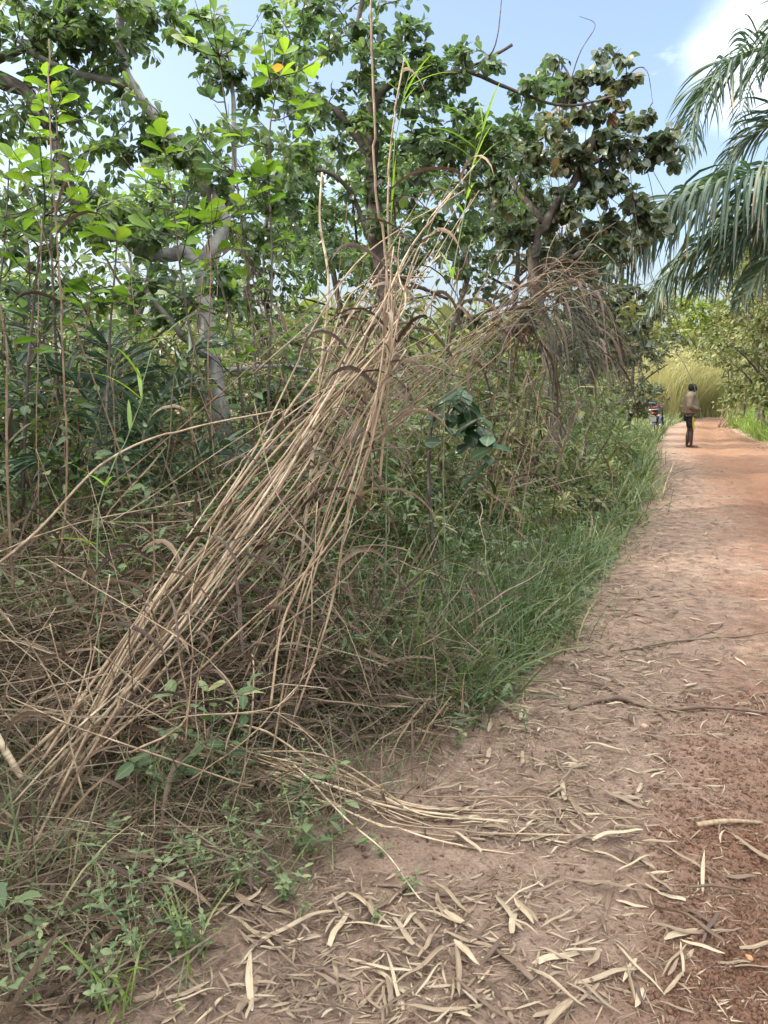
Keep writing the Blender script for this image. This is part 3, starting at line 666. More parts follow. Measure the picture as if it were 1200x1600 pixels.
def build_palms():
    r = rng(8)
    b = gz((7.9, 10.8)); cr = b + np.array([0, 0, 3.6])
    t = thing('oil_palm', 'oil palm at the right roadside with fronds arching over the road', 'palm', b)
    g = Geo(); k = 60; pth = smooth_path([b - np.array([0, 0, .2]), b + np.array([.05, 0, 1.8]), cr], k)
    tubes(g, pth, .24 + .05 * np.abs(((np.arange(k) * .34) % 1) - .5) + .02 * r.normal(size=k), 12, [.5]); g.build('trunk', M['bark'], t)
    d = 10.6
    frond(t, [cr, P(1330, 255, d), P(1210, 268, d), P(1110, 290, d - .1), P(1005, 345, d - .2), P(935, 440, d - .3)], r, 1.75, 140, .06, 1.7)
    frond(t, [cr, P(1340, 150, d), P(1240, 75, d + .4), P(1150, 90, d + .5), P(1095, 160, d + .5), P(1070, 260, d + .5)], r, 1.3, 120, .045, 1.0, .05)
    frond(t, [cr, P(1360, 290, d), P(1270, 310, d + .4), P(1160, 345, d + .8), P(1060, 410, d + 1.0), P(1000, 500, d + 1)], r, 1.4, 110, .05, 1.6, .05)
    frond(t, [cr, P(1380, 130, d), P(1330, 10, d + .6), P(1250, 10, d + 1), P(1185, 90, d + 1.2), P(1150, 210, d + 1.2)], r, 1.1, 90, .045, .9, .15)
    frond(t, [cr, P(1370, 320, d), P(1290, 350, d - .3), P(1210, 400, d - .4), P(1150, 480, d - .4)], r, 1.1, 80, .05, 1.5, .2)
    frond(t, [cr, P(1340, 290, d), P(1240, 318, d + .3), P(1160, 372, d + .3), P(1085, 455, d + .3)], r, 1.5, 100, .055, 1.6, .05)
    frond(t, [cr, P(1360, 220, d), P(1270, 180, d + .8), P(1180, 210, d + 1.4), P(1110, 290, d + 1.6)], r, 1.2, 90, .045, 1.0, .05)
    for an, z in ((0, .6), (.8, 1.0), (1.7, .9), (-.7, .8), (-1.5, .7), (2.4, .9), (-2.3, .4)):
        dd = np.array([math.cos(an), math.sin(an), 0])
        frond(t, [cr, cr + dd * 1.3 + np.array([0, 0, z]), cr + dd * 2.8 + np.array([0, 0, z]), cr + dd * 4 + np.array([0, 0, z - 1.2])], r, 1.0, 44, .05, .9)
    # young palm in the thicket
    b = foot(215, 4.9); cr = b + np.array([0, 0, .35]); d = 4.9
    t = thing('young_palm', 'young palm with dark fronds deep in the left thicket', 'palm', b)
    g = Geo(); tubes(g, np.array([b - np.array([0, 0, .1]), b + np.array([0, 0, .2]), cr]), np.array([.06, .07, .04]), 8, [.5]); g.build('trunk', M['bark'], t)
    for pts, LL in (([cr, P(215, 740, d - .1), P(240, 640, d - .2), P(300, 590, d - .3)], .42), ([cr, P(170, 720, d), P(130, 610, d), P(70, 560, d)], .42), ([cr, P(260, 760, d - .1), P(340, 700, d - .2), P(400, 720, d - .2)], .4),
                    ([cr, P(190, 690, d + .1), P(180, 570, d + .1), P(150, 520, d + .1)], .4), ([cr, P(240, 700, d + .3), P(290, 560, d + .3), P(350, 540, d + .4)], .4), ([cr, P(150, 770, d - .2), P(80, 720, d - .4), P(20, 740, d - .5)], .38)):
        frond(t, pts, r, LL, 24, .032, .45, -.15, .01, .35)
    b = foot(60, 6.0); cr = b + np.array([0, 0, .7]); d = 5.9
    t = thing('young_palm', 'young palm showing broad blades at the left edge behind dry stems', 'palm', b)
    g = Geo(); tubes(g, np.array([b - np.array([0, 0, .1]), b + np.array([0, 0, .3]), cr]), np.array([.07, .08, .05]), 8, [.5]); g.build('trunk', M['bark'], t)
    for pts in ([cr, P(70, 650, d), P(100, 560, d), P(150, 540, d)], [cr, P(50, 640, d), P(20, 560, d), P(-30, 560, d)], [cr, P(90, 690, d), P(160, 650, d), P(220, 690, d)], [cr, P(60, 620, d + .3), P(70, 500, d + .3), P(60, 450, d + .4)]):
        frond(t, pts, r, .5, 22, .04, .4, -.1, .012, .35)
build_palms()

# ------------------------------------------------------------------ dry canes
def cane(name, label, cat, pts, r0, r, group, blades=1, tone=None, blade_len=.5, taper=.6):
    p0 = np.asarray(pts, float)
    L = np.linalg.norm(np.diff(p0, axis=0), axis=1).sum()
    k = max(10, int(L / .035)); k = min(k, 110)
    p = smooth_path(p0, k)
    ph = r.random() * 9; p = p + (r.normal(size=3) * .006)[None] * np.sin(np.linspace(0, 6 + 4 * r.random(), k) + ph)[:, None]
    s = np.linspace(0, L, k); nodes = ((s / r.uniform(.13, .22) + r.random()) % 1.0)
    nd = (nodes < .11).astype(float)
    # kinks at the nodes
    kink = np.cumsum((np.diff(nd, prepend=0) > 0)[:, None] * r.normal(size=(k, 3)) * .006, axis=0); p = p + kink - np.linspace(0, 1, k)[:, None] * kink[-1]
    rad = np.linspace(r0, r0 * taper, k) * (1 + .22 * nd)
    tn = r.beta(2.2, 1.6) if tone is None else tone
    g = Geo(); tubes(g, p, rad, 7, [tn], third=nd[None] * 1.0)
    o = g.build(name, M['cane'], loc=p[0]); tag(o, label, cat, group)
    if blades:
        K = 9
        for _ in range(blades):
            i = r.integers(int(k * .25), k - 1); a = p[i]; an = r.uniform(0, 6.28)
            dd = unit(unit(p[i] - p[i - 1]) * .7 + np.array([math.cos(an), math.sin(an), .1]) * .7); cur = a; q = [a]; LL = blade_len * r.uniform(.5, 1.4)
            for j in range(K - 1):
                dd = unit(dd + np.array([0, 0, -1]) * (.12 + .30 * j / K) * r.uniform(.7, 1.8) + r.normal(size=3) * .06); cur = cur + dd * LL / K; q.append(cur)
            gl = Geo(); ribbons(gl, np.array([q]), np.array([r.uniform(.006, .020) * np.array([.6, .9, 1, 1, .95, .85, .65, .4, .05])]), r.normal(size=(1, 3)), [r.beta(1.5, 2.2)], fold=.2)
            gl.build('dried_leaf', M['deadleaf'], o)
    return o
def build_canes():
    r = rng(33)
    j = lambda s: r.normal() * s
    gr = 'dry canes leaning in the big slanting bundle'
    lab = 'thick dry tan cane leaning right in the big slanting bundle'
    for i in range(30):
        f = r.random(); bx = 20 + 110 * f + j(22); by = 1285 - 70 * f + j(40); d0 = 2.70 + j(.13); sp = r.normal()
        mx_, my = 225 + 95 * f + sp * 26 + j(12), 990 - 25 * f + sp * 14
        ux, uy = 415 + 85 * f + sp * 34 + j(18), 740 + sp * 22 + j(18)
        tx, ty = 598 + sp * 16 + j(24), 485 + j(45)
        d3 = 3.7 + j(.28)
        pts = [P(bx, by, d0), P(mx_, my, d0 + .32 + j(.07)), P(ux, uy, d0 + .65 + j(.1)), P(tx, ty, d3)]
        if i % 3 == 0: pts.append(P(665 + j(25), 400 + j(25), d3 + .2))
        if i % 5 == 0: pts.append(P(735 + j(14), 290 + j(25), d3 + .3))
        cane('dry_cane', lab, 'cane', pts, r.choice([.0028, .0038, .005, .0062, .0078]) * r.uniform(.9, 1.1), r, gr, 2 + (i % 2 == 0), blade_len=.42)
    lab2 = 'thin dry stalk crossing over the big slanting bundle'
    for i in range(30):
        f = r.random(); cx, cy = 120 + 470 * f + j(60), 1180 - 640 * f + j(70); d = 2.75 + .95 * f + j(.16); a = r.normal(.95, .6); L = r.uniform(90, 300)
        e = np.array([math.cos(a), -math.sin(a)]) * L
        pts = [P(cx - e[0], cy - e[1], d + j(.1)), P(cx + j(14), cy + j(14), d), P(cx + e[0] + j(20), cy + e[1] + j(20), d + .15 + j(.1))]
        cane('dry_cane', lab2, 'cane', pts, r.uniform(.0016, .0036), r, 'thin stalks crossing the slanting bundle', int(r.integers(0, 3)), .15 + .7 * r.random(), .3)
    gr = 'thinner canes of the rear bundle arching to the right'
    lab = 'thin greyish cane arching right in the rear bundle below the creeper tree'
    for i in range(17):
        d0 = 4.1 + j(.15)
        pts = [P(300 + j(60), 930 + j(40), d0 - .4), P(440 + j(30), 790 + j(35), d0 - .1), P(600 + j(25), 640 + j(28), d0 + .15), P(745 + j(20), 520 + j(22), d0 + .4), P(860 + j(22), 440 + j(25), d0 + .6), P(925 + j(25), 440 + j(35), d0 + .65)]
        cane('dry_cane', lab, 'cane', pts, r.uniform(.003, .0052), r, gr, 2, .0 + .3 * r.random(), .5, .45)
    gr = 'canes bending steeply down through the middle'
    lab = 'reddish tan cane bending steeply down through the middle of the tangle'
    for i in range(9):
        d0 = 3.3 + j(.2); s = j(26)
        pts = [P(425 + s + j(12), 1120 + j(40), d0 - .25), P(470 + s + j(10), 950, d0 - .1), P(520 + s * .6 + j(12), 790, d0), P(565 + s * .4 + j(10), 670, d0 + .1), P(598 + s * .3 + j(8), 560, d0 + .2), P(606 + j(9), 430 + j(60), d0 + .25)]
        cane('dry_cane', lab, 'cane', pts, r.uniform(.003, .0062), r, gr, 3, .2 + .5 * r.random(), .5)
    gr = 'canes lying in the bundle across the ground'
    lab = 'long tan cane lying in the bundle that sweeps onto the dirt'
    for i in range(17):
        e = j(22); ends = G(800 + j(95), 1285 + e + j(10))
        pts = [P(250 + j(45), 1135 + j(26), 3.05 + j(.10)), P(370 + j(20), 1185 + j(18), 2.92), None, None, None]
        a = G(500 + j(20), 1252 + e * .5 + j(9)); b = G(640 + j(28), 1286 + e * .8 + j(7))
        pts[2] = np.array([a[0], a[1], hgt(a[0], a[1]) + .045 + abs(j(.03))]); pts[3] = np.array([b[0], b[1], hgt(b[0], b[1]) + .018 + abs(j(.02))]); pts[4] = np.array([ends[0], ends[1], hgt(ends[0], ends[1]) + .010 + abs(j(.010))])
        cane('dry_cane', lab, 'cane', pts[:4] if i % 5 == 4 else pts, r.choice([.003, .0042, .0055, .0075]) * r.uniform(.9, 1.15), r, gr, 1 + i % 2, None, .22)
    # canes told apart by their own place
    one = [('long single cane slanting across the young palm at the left', [P(-40, 905, 3.0), P(60, 830, 3.1), P(175, 718, 3.3), P(300, 665, 3.5), P(440, 640, 3.7)], .0065, 0, .75),
           ('short cane crossing below the long single cane at the left', [P(-20, 870, 3.2), P(120, 815, 3.3), P(330, 775, 3.6)], .004, 0, .6),
           ('pale forked cane standing upright left of the bundle top', [P(470, 880, 3.9), P(492, 680, 3.9), P(508, 540, 3.9), P(515, 440, 3.9), P(500, 350, 3.9), P(503, 270, 3.9)], .0085, 0, .95),
           ('slim upright cane reaching past the top of the frame', [P(560, 800, 3.6), P(596, 560, 3.6), P(607, 420, 3.6), P(590, 250, 3.6), P(582, 60, 3.6), P(584, -60, 3.6)], .0075, 4, .3),
           ('upright cane with curled brown leaves beside the slim tall cane', [P(590, 760, 3.7), P(612, 500, 3.7), P(606, 330, 3.7), P(612, 200, 3.7), P(630, 90, 3.7)], .0065, 5, .5),
           ('straight brown stem standing at the left behind the slanting single cane', [P(85, 960, 3.6), P(98, 760, 3.6), P(100, 560, 3.6), P(85, 300, 3.6), P(75, 60, 3.7)], .006, 3, .25),
           ('thin brown stem nearest the left edge', [P(20, 930, 3.5), P(14, 700, 3.5), P(8, 560, 3.5), P(-10, 430, 3.5)], .007, 4, .2),
           ('broken cane leaning against the left edge near the bundle foot', [P(-30, 1105, 2.6), P(5, 1170, 2.6), P(38, 1222, 2.6)], .016, 0, .95),
           ('red brown cane arching onto the grass edge right of the tangle', [P(470, 985, 3.7), P(560, 1015, 3.7), P(640, 1048, 3.7), P(735, 1074, 3.75), P(790, 1078, 3.8)], .010, 2, .1),
           ('forked cane end resting on the grass below the red brown cane', [P(500, 1190, 3.2), P(560, 1090, 3.4), P(628, 985, 3.6)], .006, 0, .7),
           ('pale grass stalk bending from the weeds down onto the dirt', [P(455, 1195, 2.75), P(540, 1275, 2.5), P(610, 1330, 2.36), P(655, 1400, 2.25), P(690, 1440, 2.22)], .003, 0, .95)]
    for lab, pts, r0, bl, tn in one:
        cane('dry_cane', lab, 'cane', pts, r0, r, 'single dry canes', bl, tn)
    # dead thin stems in the understorey
    regs = [('brown dead stem standing among the saplings at the left', (0, 330), (560, 900), 3.8, 5.6, 20), ('brown dead stem standing behind the slanting bundle', (330, 640), (480, 950), 4.3, 6.0, 40), ('brown dead stem standing under the creeper covered tree', (640, 850), (480, 800), 5.0, 7.5, 24), ('fine pale stem tangled over the foot of the slanting bundle', (60, 420), (900, 1300), 2.4, 3.0, 26)]
    for lab, xr, yr, d0, d1, n in regs:
        for i in range(n):
            d = r.uniform(d0, d1); x = r.uniform(*xr); b = foot(x, d) if 'foot of' not in lab else P(x, r.uniform(1080, 1290), d)
            if 'foot of' in lab:
                b = np.array([b[0], b[1], max(b[2], hgt(b[0], b[1]))]); e = b + np.array([r.normal() * .3, r.normal() * .15, r.uniform(.2, .75)])
            else: e = b + np.array([r.normal() * .45, r.normal() * .3, r.uniform(.9, 2.4)])
            m = (b + e) / 2 + r.normal(size=3) * .10
            cane('dead_cane', lab, 'dead stem', [b, m, e], r.uniform(.002, .006) * (.7 if 'foot of' in lab else 1), r, lab.replace('stem', 'stems', 1), int(r.integers(0, 4)) if x < 790 else 0, .05 + .45 * r.random() + (.35 if 'pale' in lab else 0), .4)
build_canes()

# green bamboo-like stems
def build_reeds():
    r = rng(12)
    for lab, pts, nl in (('green reed with long narrow leaves standing beside the tall upright canes', [foot(600, 3.9), P(605, 600, 3.9), P(612, 350, 3.9), P(622, 180, 3.9), P(635, 100, 3.9)], 12),
                         ('fine green reed with drooping blades right of the bundle top', [foot(700, 4.2), P(690, 600, 4.2), P(715, 380, 4.2), P(735, 260, 4.2), P(755, 190, 4.2)], 14),
                         ('pale blue green reed stalk in front of the young palm', [P(160, 1290, 2.9), P(143, 950, 3.0), P(150, 780, 3.1), P(195, 670, 3.2), P(225, 560, 3.3)], 9)):
        t = thing('green_reed', lab, 'reed', pts[0]); g = Geo(); p = smooth_path(pts, 20); p[1:] += np.cumsum(r.normal(size=(19, 3)) * .006, axis=0); tubes(g, p, np.linspace(.0042, .002, 20), 6, [.5]); g.build('stem', M['stem'], t)
        K = 7; pp = []; ww = []; sd = []
        for i in range(nl):
            a = p[r.integers(7, 20)]; an = r.uniform(0, 6.28); dd = unit(np.array([math.cos(an) * .8, math.sin(an) * .8, r.uniform(.3, 1.2)])); q = [a]; cur = a; LL = r.uniform(.15, .38)
            for k in range(K - 1):
                dd = unit(dd + np.array([0, 0, -.22 * (k / K) - .04])); cur = cur + dd * LL / K; q.append(cur)
            pp.append(q); ww.append(r.uniform(.008, .02) * np.array([.4, .9, 1, .9, .7, .4, .03])); sd.append([-math.sin(an), math.cos(an), .2])
        gl = Geo(); ribbons(gl, np.array(pp), np.array(ww), np.array(sd), r.uniform(.3, .9, nl), fold=.15); gl.build('leaves', M['lime'], t)
build_reeds()

# drooping dry grass head over the verge
def build_plume():
    r = rng(14); d = 4.9
    t = thing('drooping_grass', 'grey brown grass plume drooping over the verge below the creeper tree', 'grass plume', P(800, 560, d))
    g = Geo(); N = 250; K = 8
    a = np.array([P(x, y, d + z) for x, y, z in zip(r.normal(868, 36, N), r.normal(480, 40, N), r.normal(0, .25, N))])
    dd = unit(np.stack([r.normal(.45, .4, N), r.normal(0, .4, N), r.normal(.1, .35, N)], -1)); pp = [a]; cur = a
    LL = r.uniform(.3, 1.0, N)[:, None]
    for k in range(K - 1):
        dd = unit(dd + np.array([0, 0, -1]) * r.uniform(.15, .75, (N, 1)) + r.normal(size=(N, 3)) * .07); cur = cur + dd * LL / K; pp.append(cur)
    paths = np.stack(pp, 1); ribbons(g, paths, r.uniform(.002, .005, (N, 1)) * np.array([.8, 1, 1, 1, .9, .7, .5, .1])[None], r.normal(size=(N, 3)), r.beta(2, 2.5, N))
    g.build('seed_heads', M['greystraw'], t)
    g = Geo(); N = 46
    a = np.array([P(x, y, d + z) for x, y, z in zip(r.uniform(780, 930, N), r.uniform(430, 560, N), r.normal(0, .25, N))])
    an = r.uniform(0, 6.28, N); dd = unit(np.stack([np.cos(an) * .8 + .3, np.sin(an) * .6, np.full(N, .6)], -1)); pp = [a]; cur = a; LL = r.uniform(.5, 1.0, N)[:, None]
    for k in range(9):
        dd = unit(dd + np.array([0, 0, -1]) * r.uniform(.2, .5, (N, 1))); cur = cur + dd * LL / 10; pp.append(cur)
    ribbons(g, np.stack(pp, 1), r.uniform(.010, .022, (N, 1)) * np.array([.5, .8, 1, 1, 1, .9, .8, .6, .4, .05])[None], unit(np.stack([-np.sin(an), np.cos(an), 0 * an], -1)), r.random(N) * .5, fold=.2)
    g.build('dried_blades', M['deadleaf'], t)
build_plume()

# ------------------------------------------------------------------ grass, thatch, ground cover (nobody could count these)
def blades(g, base, r, hmin, hmax, w, lean=.5, tone0=0, tone1=1, K=5, bmax=.30):
    N = len(base); an = r.uniform(0, 6.28, N); out = np.stack([np.cos(an), np.sin(an), 0 * an], -1)
    L = r.uniform(hmin, hmax, N)[:, None]
    dd = unit(out * r.uniform(.1, lean, (N, 1)) + np.array([0, 0, 1.])); cur = base.copy(); pp = [cur]
    bend = r.uniform(.02, bmax, (N, 1))
    for k in range(K - 1):
        dd = unit(dd + out * bend + np.array([0, 0, -1]) * bend * (k / K) * 2.4); cur = cur + dd * L / (K - 1); pp.append(cur)
    prof = np.interp(np.linspace(0, 1, K), [0, .3, .7, 1], [.7, 1, .7, .04])
    ribbons(g, np.stack(pp, 1), (w * r.uniform(.5, 1.3, N))[:, None] * prof[None], unit(np.cross(out, [0, 0, 1]) + r.normal(size=(N, 3)) * .4), tone0 + (tone1 - tone0) * r.beta(1.7, 2.2, N))
def scatter_tufts(r, n, y0, y1, off0, off1, per, side=-1, rad=.10, xmin=-1e9):
    y = r.uniform(y0, y1, n); o = off0 + (off1 - off0) * r.random(n)
    x = eL(y) - o if side < 0 else eR(y) + o
    k = (x > xmin) & (vnoise(x * 1.1, y * 1.1, 40) > -.28)
    x, y = x[k], y[k]
    bx = np.repeat(x, per) + r.normal(size=len(x) * per) * rad; by = np.repeat(y, per) + r.normal(size=len(x) * per) * rad
    return np.stack([bx, by, hgt(bx, by) - .01], -1)
def build_grass():
    r = rng(77)
    g = Geo()
    blades(g, scatter_tufts(r, 430, 3.2, 7.5, -.02, 2.6, 18), r, .12, .48, .009, .9)
    blades(g, scatter_tufts(r, 260, 3.6, 9, .8, 3.2, 12), r, .4, .85, .010, .7)
    blades(g, scatter_tufts(r, 640, 7.5, 19, -.12, 3.0, 14), r, .18, .7, .014, .95)
    blades(g, scatter_tufts(r, 260, 9, 20, .7, 3.2, 12), r, .6, 1.25, .013, .5)
    blades(g, scatter_tufts(r, 900, 19, 44, .0, 3.0, 15), r, .2, .65, .022, .8)
    blades(g, scatter_tufts(r, 130, 1.6, 3.2, .0, 1.0, 7), r, .05, .22, .005, .9)
    blades(g, scatter_tufts(r, 420, 3.3, 6.2, .15, 1.9, 12), r, .25, .75, .009, .7, .0, .62)
    blades(g, scatter_tufts(r, 260, 2.0, 4.2, .5, 3.0, 10), r, .10, .42, .007, .8)
    N = 900; x = r.uniform(-11, 2.6, N); y = r.uniform(6.5, 20, N); k = x < eL(y) - 2.2; x = x[k]; y = y[k]
    bx = np.repeat(x, 16) + r.normal(size=len(x) * 16) * .15; by = np.repeat(y, 16) + r.normal(size=len(x) * 16) * .15
    blades(g, np.stack([bx, by, hgt(bx, by)], -1), r, .5, 1.4, .013, .6)
    N = 260; x = r.uniform(-3.6, .2, N); y = r.uniform(3.6, 6.5, N); bx = np.repeat(x, 14) + r.normal(size=N * 14) * .1; by = np.repeat(y, 14) + r.normal(size=N * 14) * .1
    blades(g, np.stack([bx, by, hgt(bx, by)], -1), r, .3, .9, .010, .6)
    tag(g.build('grass', M['grass']), 'long green grass crowding the left verge of the road', 'grass', kind='stuff')
    g = Geo()
    blades(g, scatter_tufts(r, 620, 19, 44, .05, 3.5, 18, 1), r, .3, .9, .025, .7)
    tag(g.build('verge_grass', M['grasslit']), 'bright green grass on the right verge by the person', 'grass', kind='stuff')
    g = Geo()
    N = 2600; x = r.uniform(12.5, 22.5, N); y = r.uniform(41.5, 48.5, N); k = (x < eL(y) - .2); x = x[k]; y = y[k]
    x2 = r.uniform(12.3, 14.8, 260); y2 = r.uniform(39, 43, 260); k = x2 < eL(y2) - .3; x = np.concatenate([x, x2[k]]); y = np.concatenate([y, y2[k]])
    bx = np.repeat(x, 10) + r.normal(size=len(x) * 10) * .14; by = np.repeat(y, 10) + r.normal(size=len(x) * 10) * .14
    blades(g, np.stack([bx, by, hgt(bx, by)], -1), r, 1.0, 3.8, .022, .22, K=6, bmax=.16)
    N = 9000; x = r.uniform(12.8, 21, N); y = r.uniform(41.0, 47.5, N); k = x < eL(y) - .3; x = x[k]; y = y[k]; n = len(x)
    leaves(g, np.stack([x, y, hgt(x, y) + r.uniform(.2, 3.7, n)], -1), r.normal(size=(n, 3)) + np.array([0, 0, .4]), unit(r.normal(size=(n, 3))), r.uniform(.10, .34, n), 'lance', r.beta(2, 2, n), r)
    tag(g.build('tall_grass', M['gold']), 'tall dry yellow grass where the road bends out of sight', 'grass', kind='stuff')
    # dry thatch
    g = Geo()
    def thatch(N, c, s, zr, lr, wr, flat=.35):
        b = np.array(c) + r.normal(size=(N, 3)) * np.array(s); b[:, 2] = hgt(b[:, 0], b[:, 1]) + r.uniform(zr[0], zr[1], N) ** 1.0
        dd = unit(r.normal(size=(N, 3)) * np.array([1, .8, flat])); L = r.uniform(*lr, N)[:, None]; pp = [b]; cur = b
        for k in range(4):
            dd = unit(dd + np.array([0, 0, -.06]) + r.normal(size=(N, 3)) * .14); cur = cur + dd * L / 4; pp.append(cur)
        p = np.stack(pp, 1); lo = hgt(p[..., 0], p[..., 1]) + .006; p[..., 2] = np.maximum(p[..., 2], lo)
        ok = ((eL(p[..., 1]) - p[..., 0]) > -.05).all(1) & ((p[..., 1]) > 1.5).all(1); p = p[ok]
        ribbons(g, p, r.uniform(*wr, len(p))[:, None] * np.array([.7, 1, 1, .8, .2])[None], r.normal(size=(len(p), 3)), r.beta(1.8, 1.8, len(p)))
    thatch(2400, (-1.75, 4.1, 0), (.75, .7, 0), (0, .62), (.2, .8), (.002, .007))
    thatch(2400, (-1.6, 3.4, 0), (.6, .4, 0), (0, .45), (.15, .6), (.002, .006))
    thatch(1500, (-.35, 3.5, 0), (.6, .5, 0), (0, .5), (.15, .6), (.002, .005), .7)
    thatch(1500, (.25, 3.4, 0), (.4, .35, 0), (0, .16), (.1, .45), (.002, .005))
    thatch(1800, (-.7, 2.45, 0), (.5, .3, 0), (0, .14), (.1, .45), (.0015, .004))
    thatch(1300, (-.85, 2.0, 0), (.35, .3, 0), (0, .08), (.06, .35), (.0012, .005))
    thatch(450, (.1, 5.0, 0), (1.2, .8, 0), (.0, 1.0), (.2, .8), (.002, .006), .9)
    thatch(1000, (-1.5, 6.3, 0), (1.8, .9, 0), (.0, 1.5), (.3, 1.1), (.003, .008), 1.0)
    thatch(450, (1.6, 7.4, 0), (1.0, 1.2, 0), (.0, 1.3), (.3, .9), (.002, .006), 1.2)
    thatch(600, (1.1, 5.3, 0), (.35, .6, 0), (0, .25), (.1, .5), (.002, .005))
    tag(g.build('dry_thatch', M['straw']), 'matted dry grass straw under and behind the canes', 'straw', kind='stuff')
    g = Geo()
    thatch(2400, (-1.1, 3.4, 0), (.75, .30, 0), (0, .30), (.12, .5), (.005, .016), .6)
    thatch(700, (-.85, 2.05, 0), (.35, .3, 0), (0, .06), (.06, .22), (.005, .018), .4)
    thatch(650, (-.5, 3.75, 0), (.5, .35, 0), (0, .5), (.15, .5), (.005, .014), 1.0)
    thatch(1000, (-1.9, 4.2, 0), (.8, .7, 0), (0, .7), (.2, .7), (.006, .018), .8)
    thatch(800, (-1.2, 6.2, 0), (1.8, .9, 0), (.2, 1.9), (.3, .9), (.006, .018), 1.6)
    tag(g.build('dead_undergrowth', M['deadleaf']), 'dark matted dead leaves packed beneath the leaning canes', 'dead leaves', kind='stuff')
    # hanging dead blades curling through the middle distance
    # low broad leaved ground cover
    g = Geo(); N = 40000
    y = np.concatenate([r.uniform(3.2, 9, N // 2), r.uniform(6, 24, N // 2)]); o = r.uniform(-.05, 3.4, N); x = eL(y) - o
    z = hgt(x, y) + r.uniform(.02, 1.0, N) ** 1.2 * (.08 + .75 * sstep(.0, 1.1, o)) * (.55 + 1.1 * (vnoise(x * 1.7, y * 1.7, 47) + .5)) * np.where(y > 7, np.where(y > 15, .8, 1.35), .9)
    an = r.uniform(0, 6.28, N); d = np.stack([np.cos(an), np.sin(an), r.normal(0, .3, N)], -1)
    k = vnoise(x * .9, y * .9, 44) > -.25
    leaves(g, np.stack([x, y, z], -1)[k], d[k], unit(np.array([0, 0, 1]) + r.normal(size=(k.sum(), 3)) * .4), (r.uniform(.03, .095, N) * np.where(y > 9, 1.5, 1))[k], 'lance', r.beta(1.6, 2, N)[k], r)
    N = 24000; y = r.uniform(4.0, 11, N); x = np.minimum(eL(y) - 1.2, 2.2) - r.uniform(0, 6, N); z = hgt(x, y) + r.uniform(.03, 1.0, N) * (.4 + 2.2 * (vnoise(x * .9, y * .9, 48) + .5))
    an = r.uniform(0, 6.28, N); d = np.stack([np.cos(an), np.sin(an), r.normal(0, .3, N)], -1); k = vnoise(x * .8, y * .8, 46) > -.1
    leaves(g, np.stack([x, y, z], -1)[k], d[k], unit(np.array([0, 0, 1]) + r.normal(size=(k.sum(), 3)) * .4), r.uniform(.04, .105, N)[k], 'elliptic', r.beta(1.6, 2, N)[k], r)
    N = 11000; y = r.uniform(3.3, 13, N); o = r.uniform(.0, 2.6, N); x = eL(y) - o; z = hgt(x, y) + r.random(N) * (.10 + .55 * sstep(0, 1.0, o)) * (.3 + 1.4 * (vnoise(x * 2.1, y * 2.1, 49) + .5))
    an = r.uniform(0, 6.28, N); d = np.stack([np.cos(an), np.sin(an), r.normal(0.1, .3, N)], -1); k = vnoise(x * 1.4, y * 1.4, 52) > -.1
    leaves(g, np.stack([x, y, z], -1)[k], d[k], unit(np.array([0, 0, 1]) + r.normal(size=(k.sum(), 3)) * .4), r.uniform(.03, .075, N)[k], 'elliptic', r.beta(1.8, 1.8, N)[k], r)
    tag(g.build('ground_cover', M['weed']), 'low leafy ground cover filling the verge and thicket floor', 'undergrowth', kind='stuff')
    # woodland far behind the thicket
    g = Geo(); N = 16000; a = r.uniform(R(-48), R(40), N); D = r.uniform(60, 95, N); x = D * np.sin(a); y = D * np.cos(a)
    top = 5.5 + 5 * (vnoise(x * .11, y * .11, 50) + .5) + 1.2 * vnoise(x * .5, y * .5, 51)
    z = r.random(N) ** .8 * top
    leaves(g, np.stack([x, y, z], -1), unit(r.normal(size=(N, 3))), unit(np.array([0, 0, 1]) + r.normal(size=(N, 3)) * .6), r.uniform(.7, 1.6, N), 'simple', r.beta(2, 2, N), r)
    tag(g.build('far_woodland', M['far']), 'far woodland showing low through the gaps in the thicket', 'woodland', kind='stuff')
build_grass()

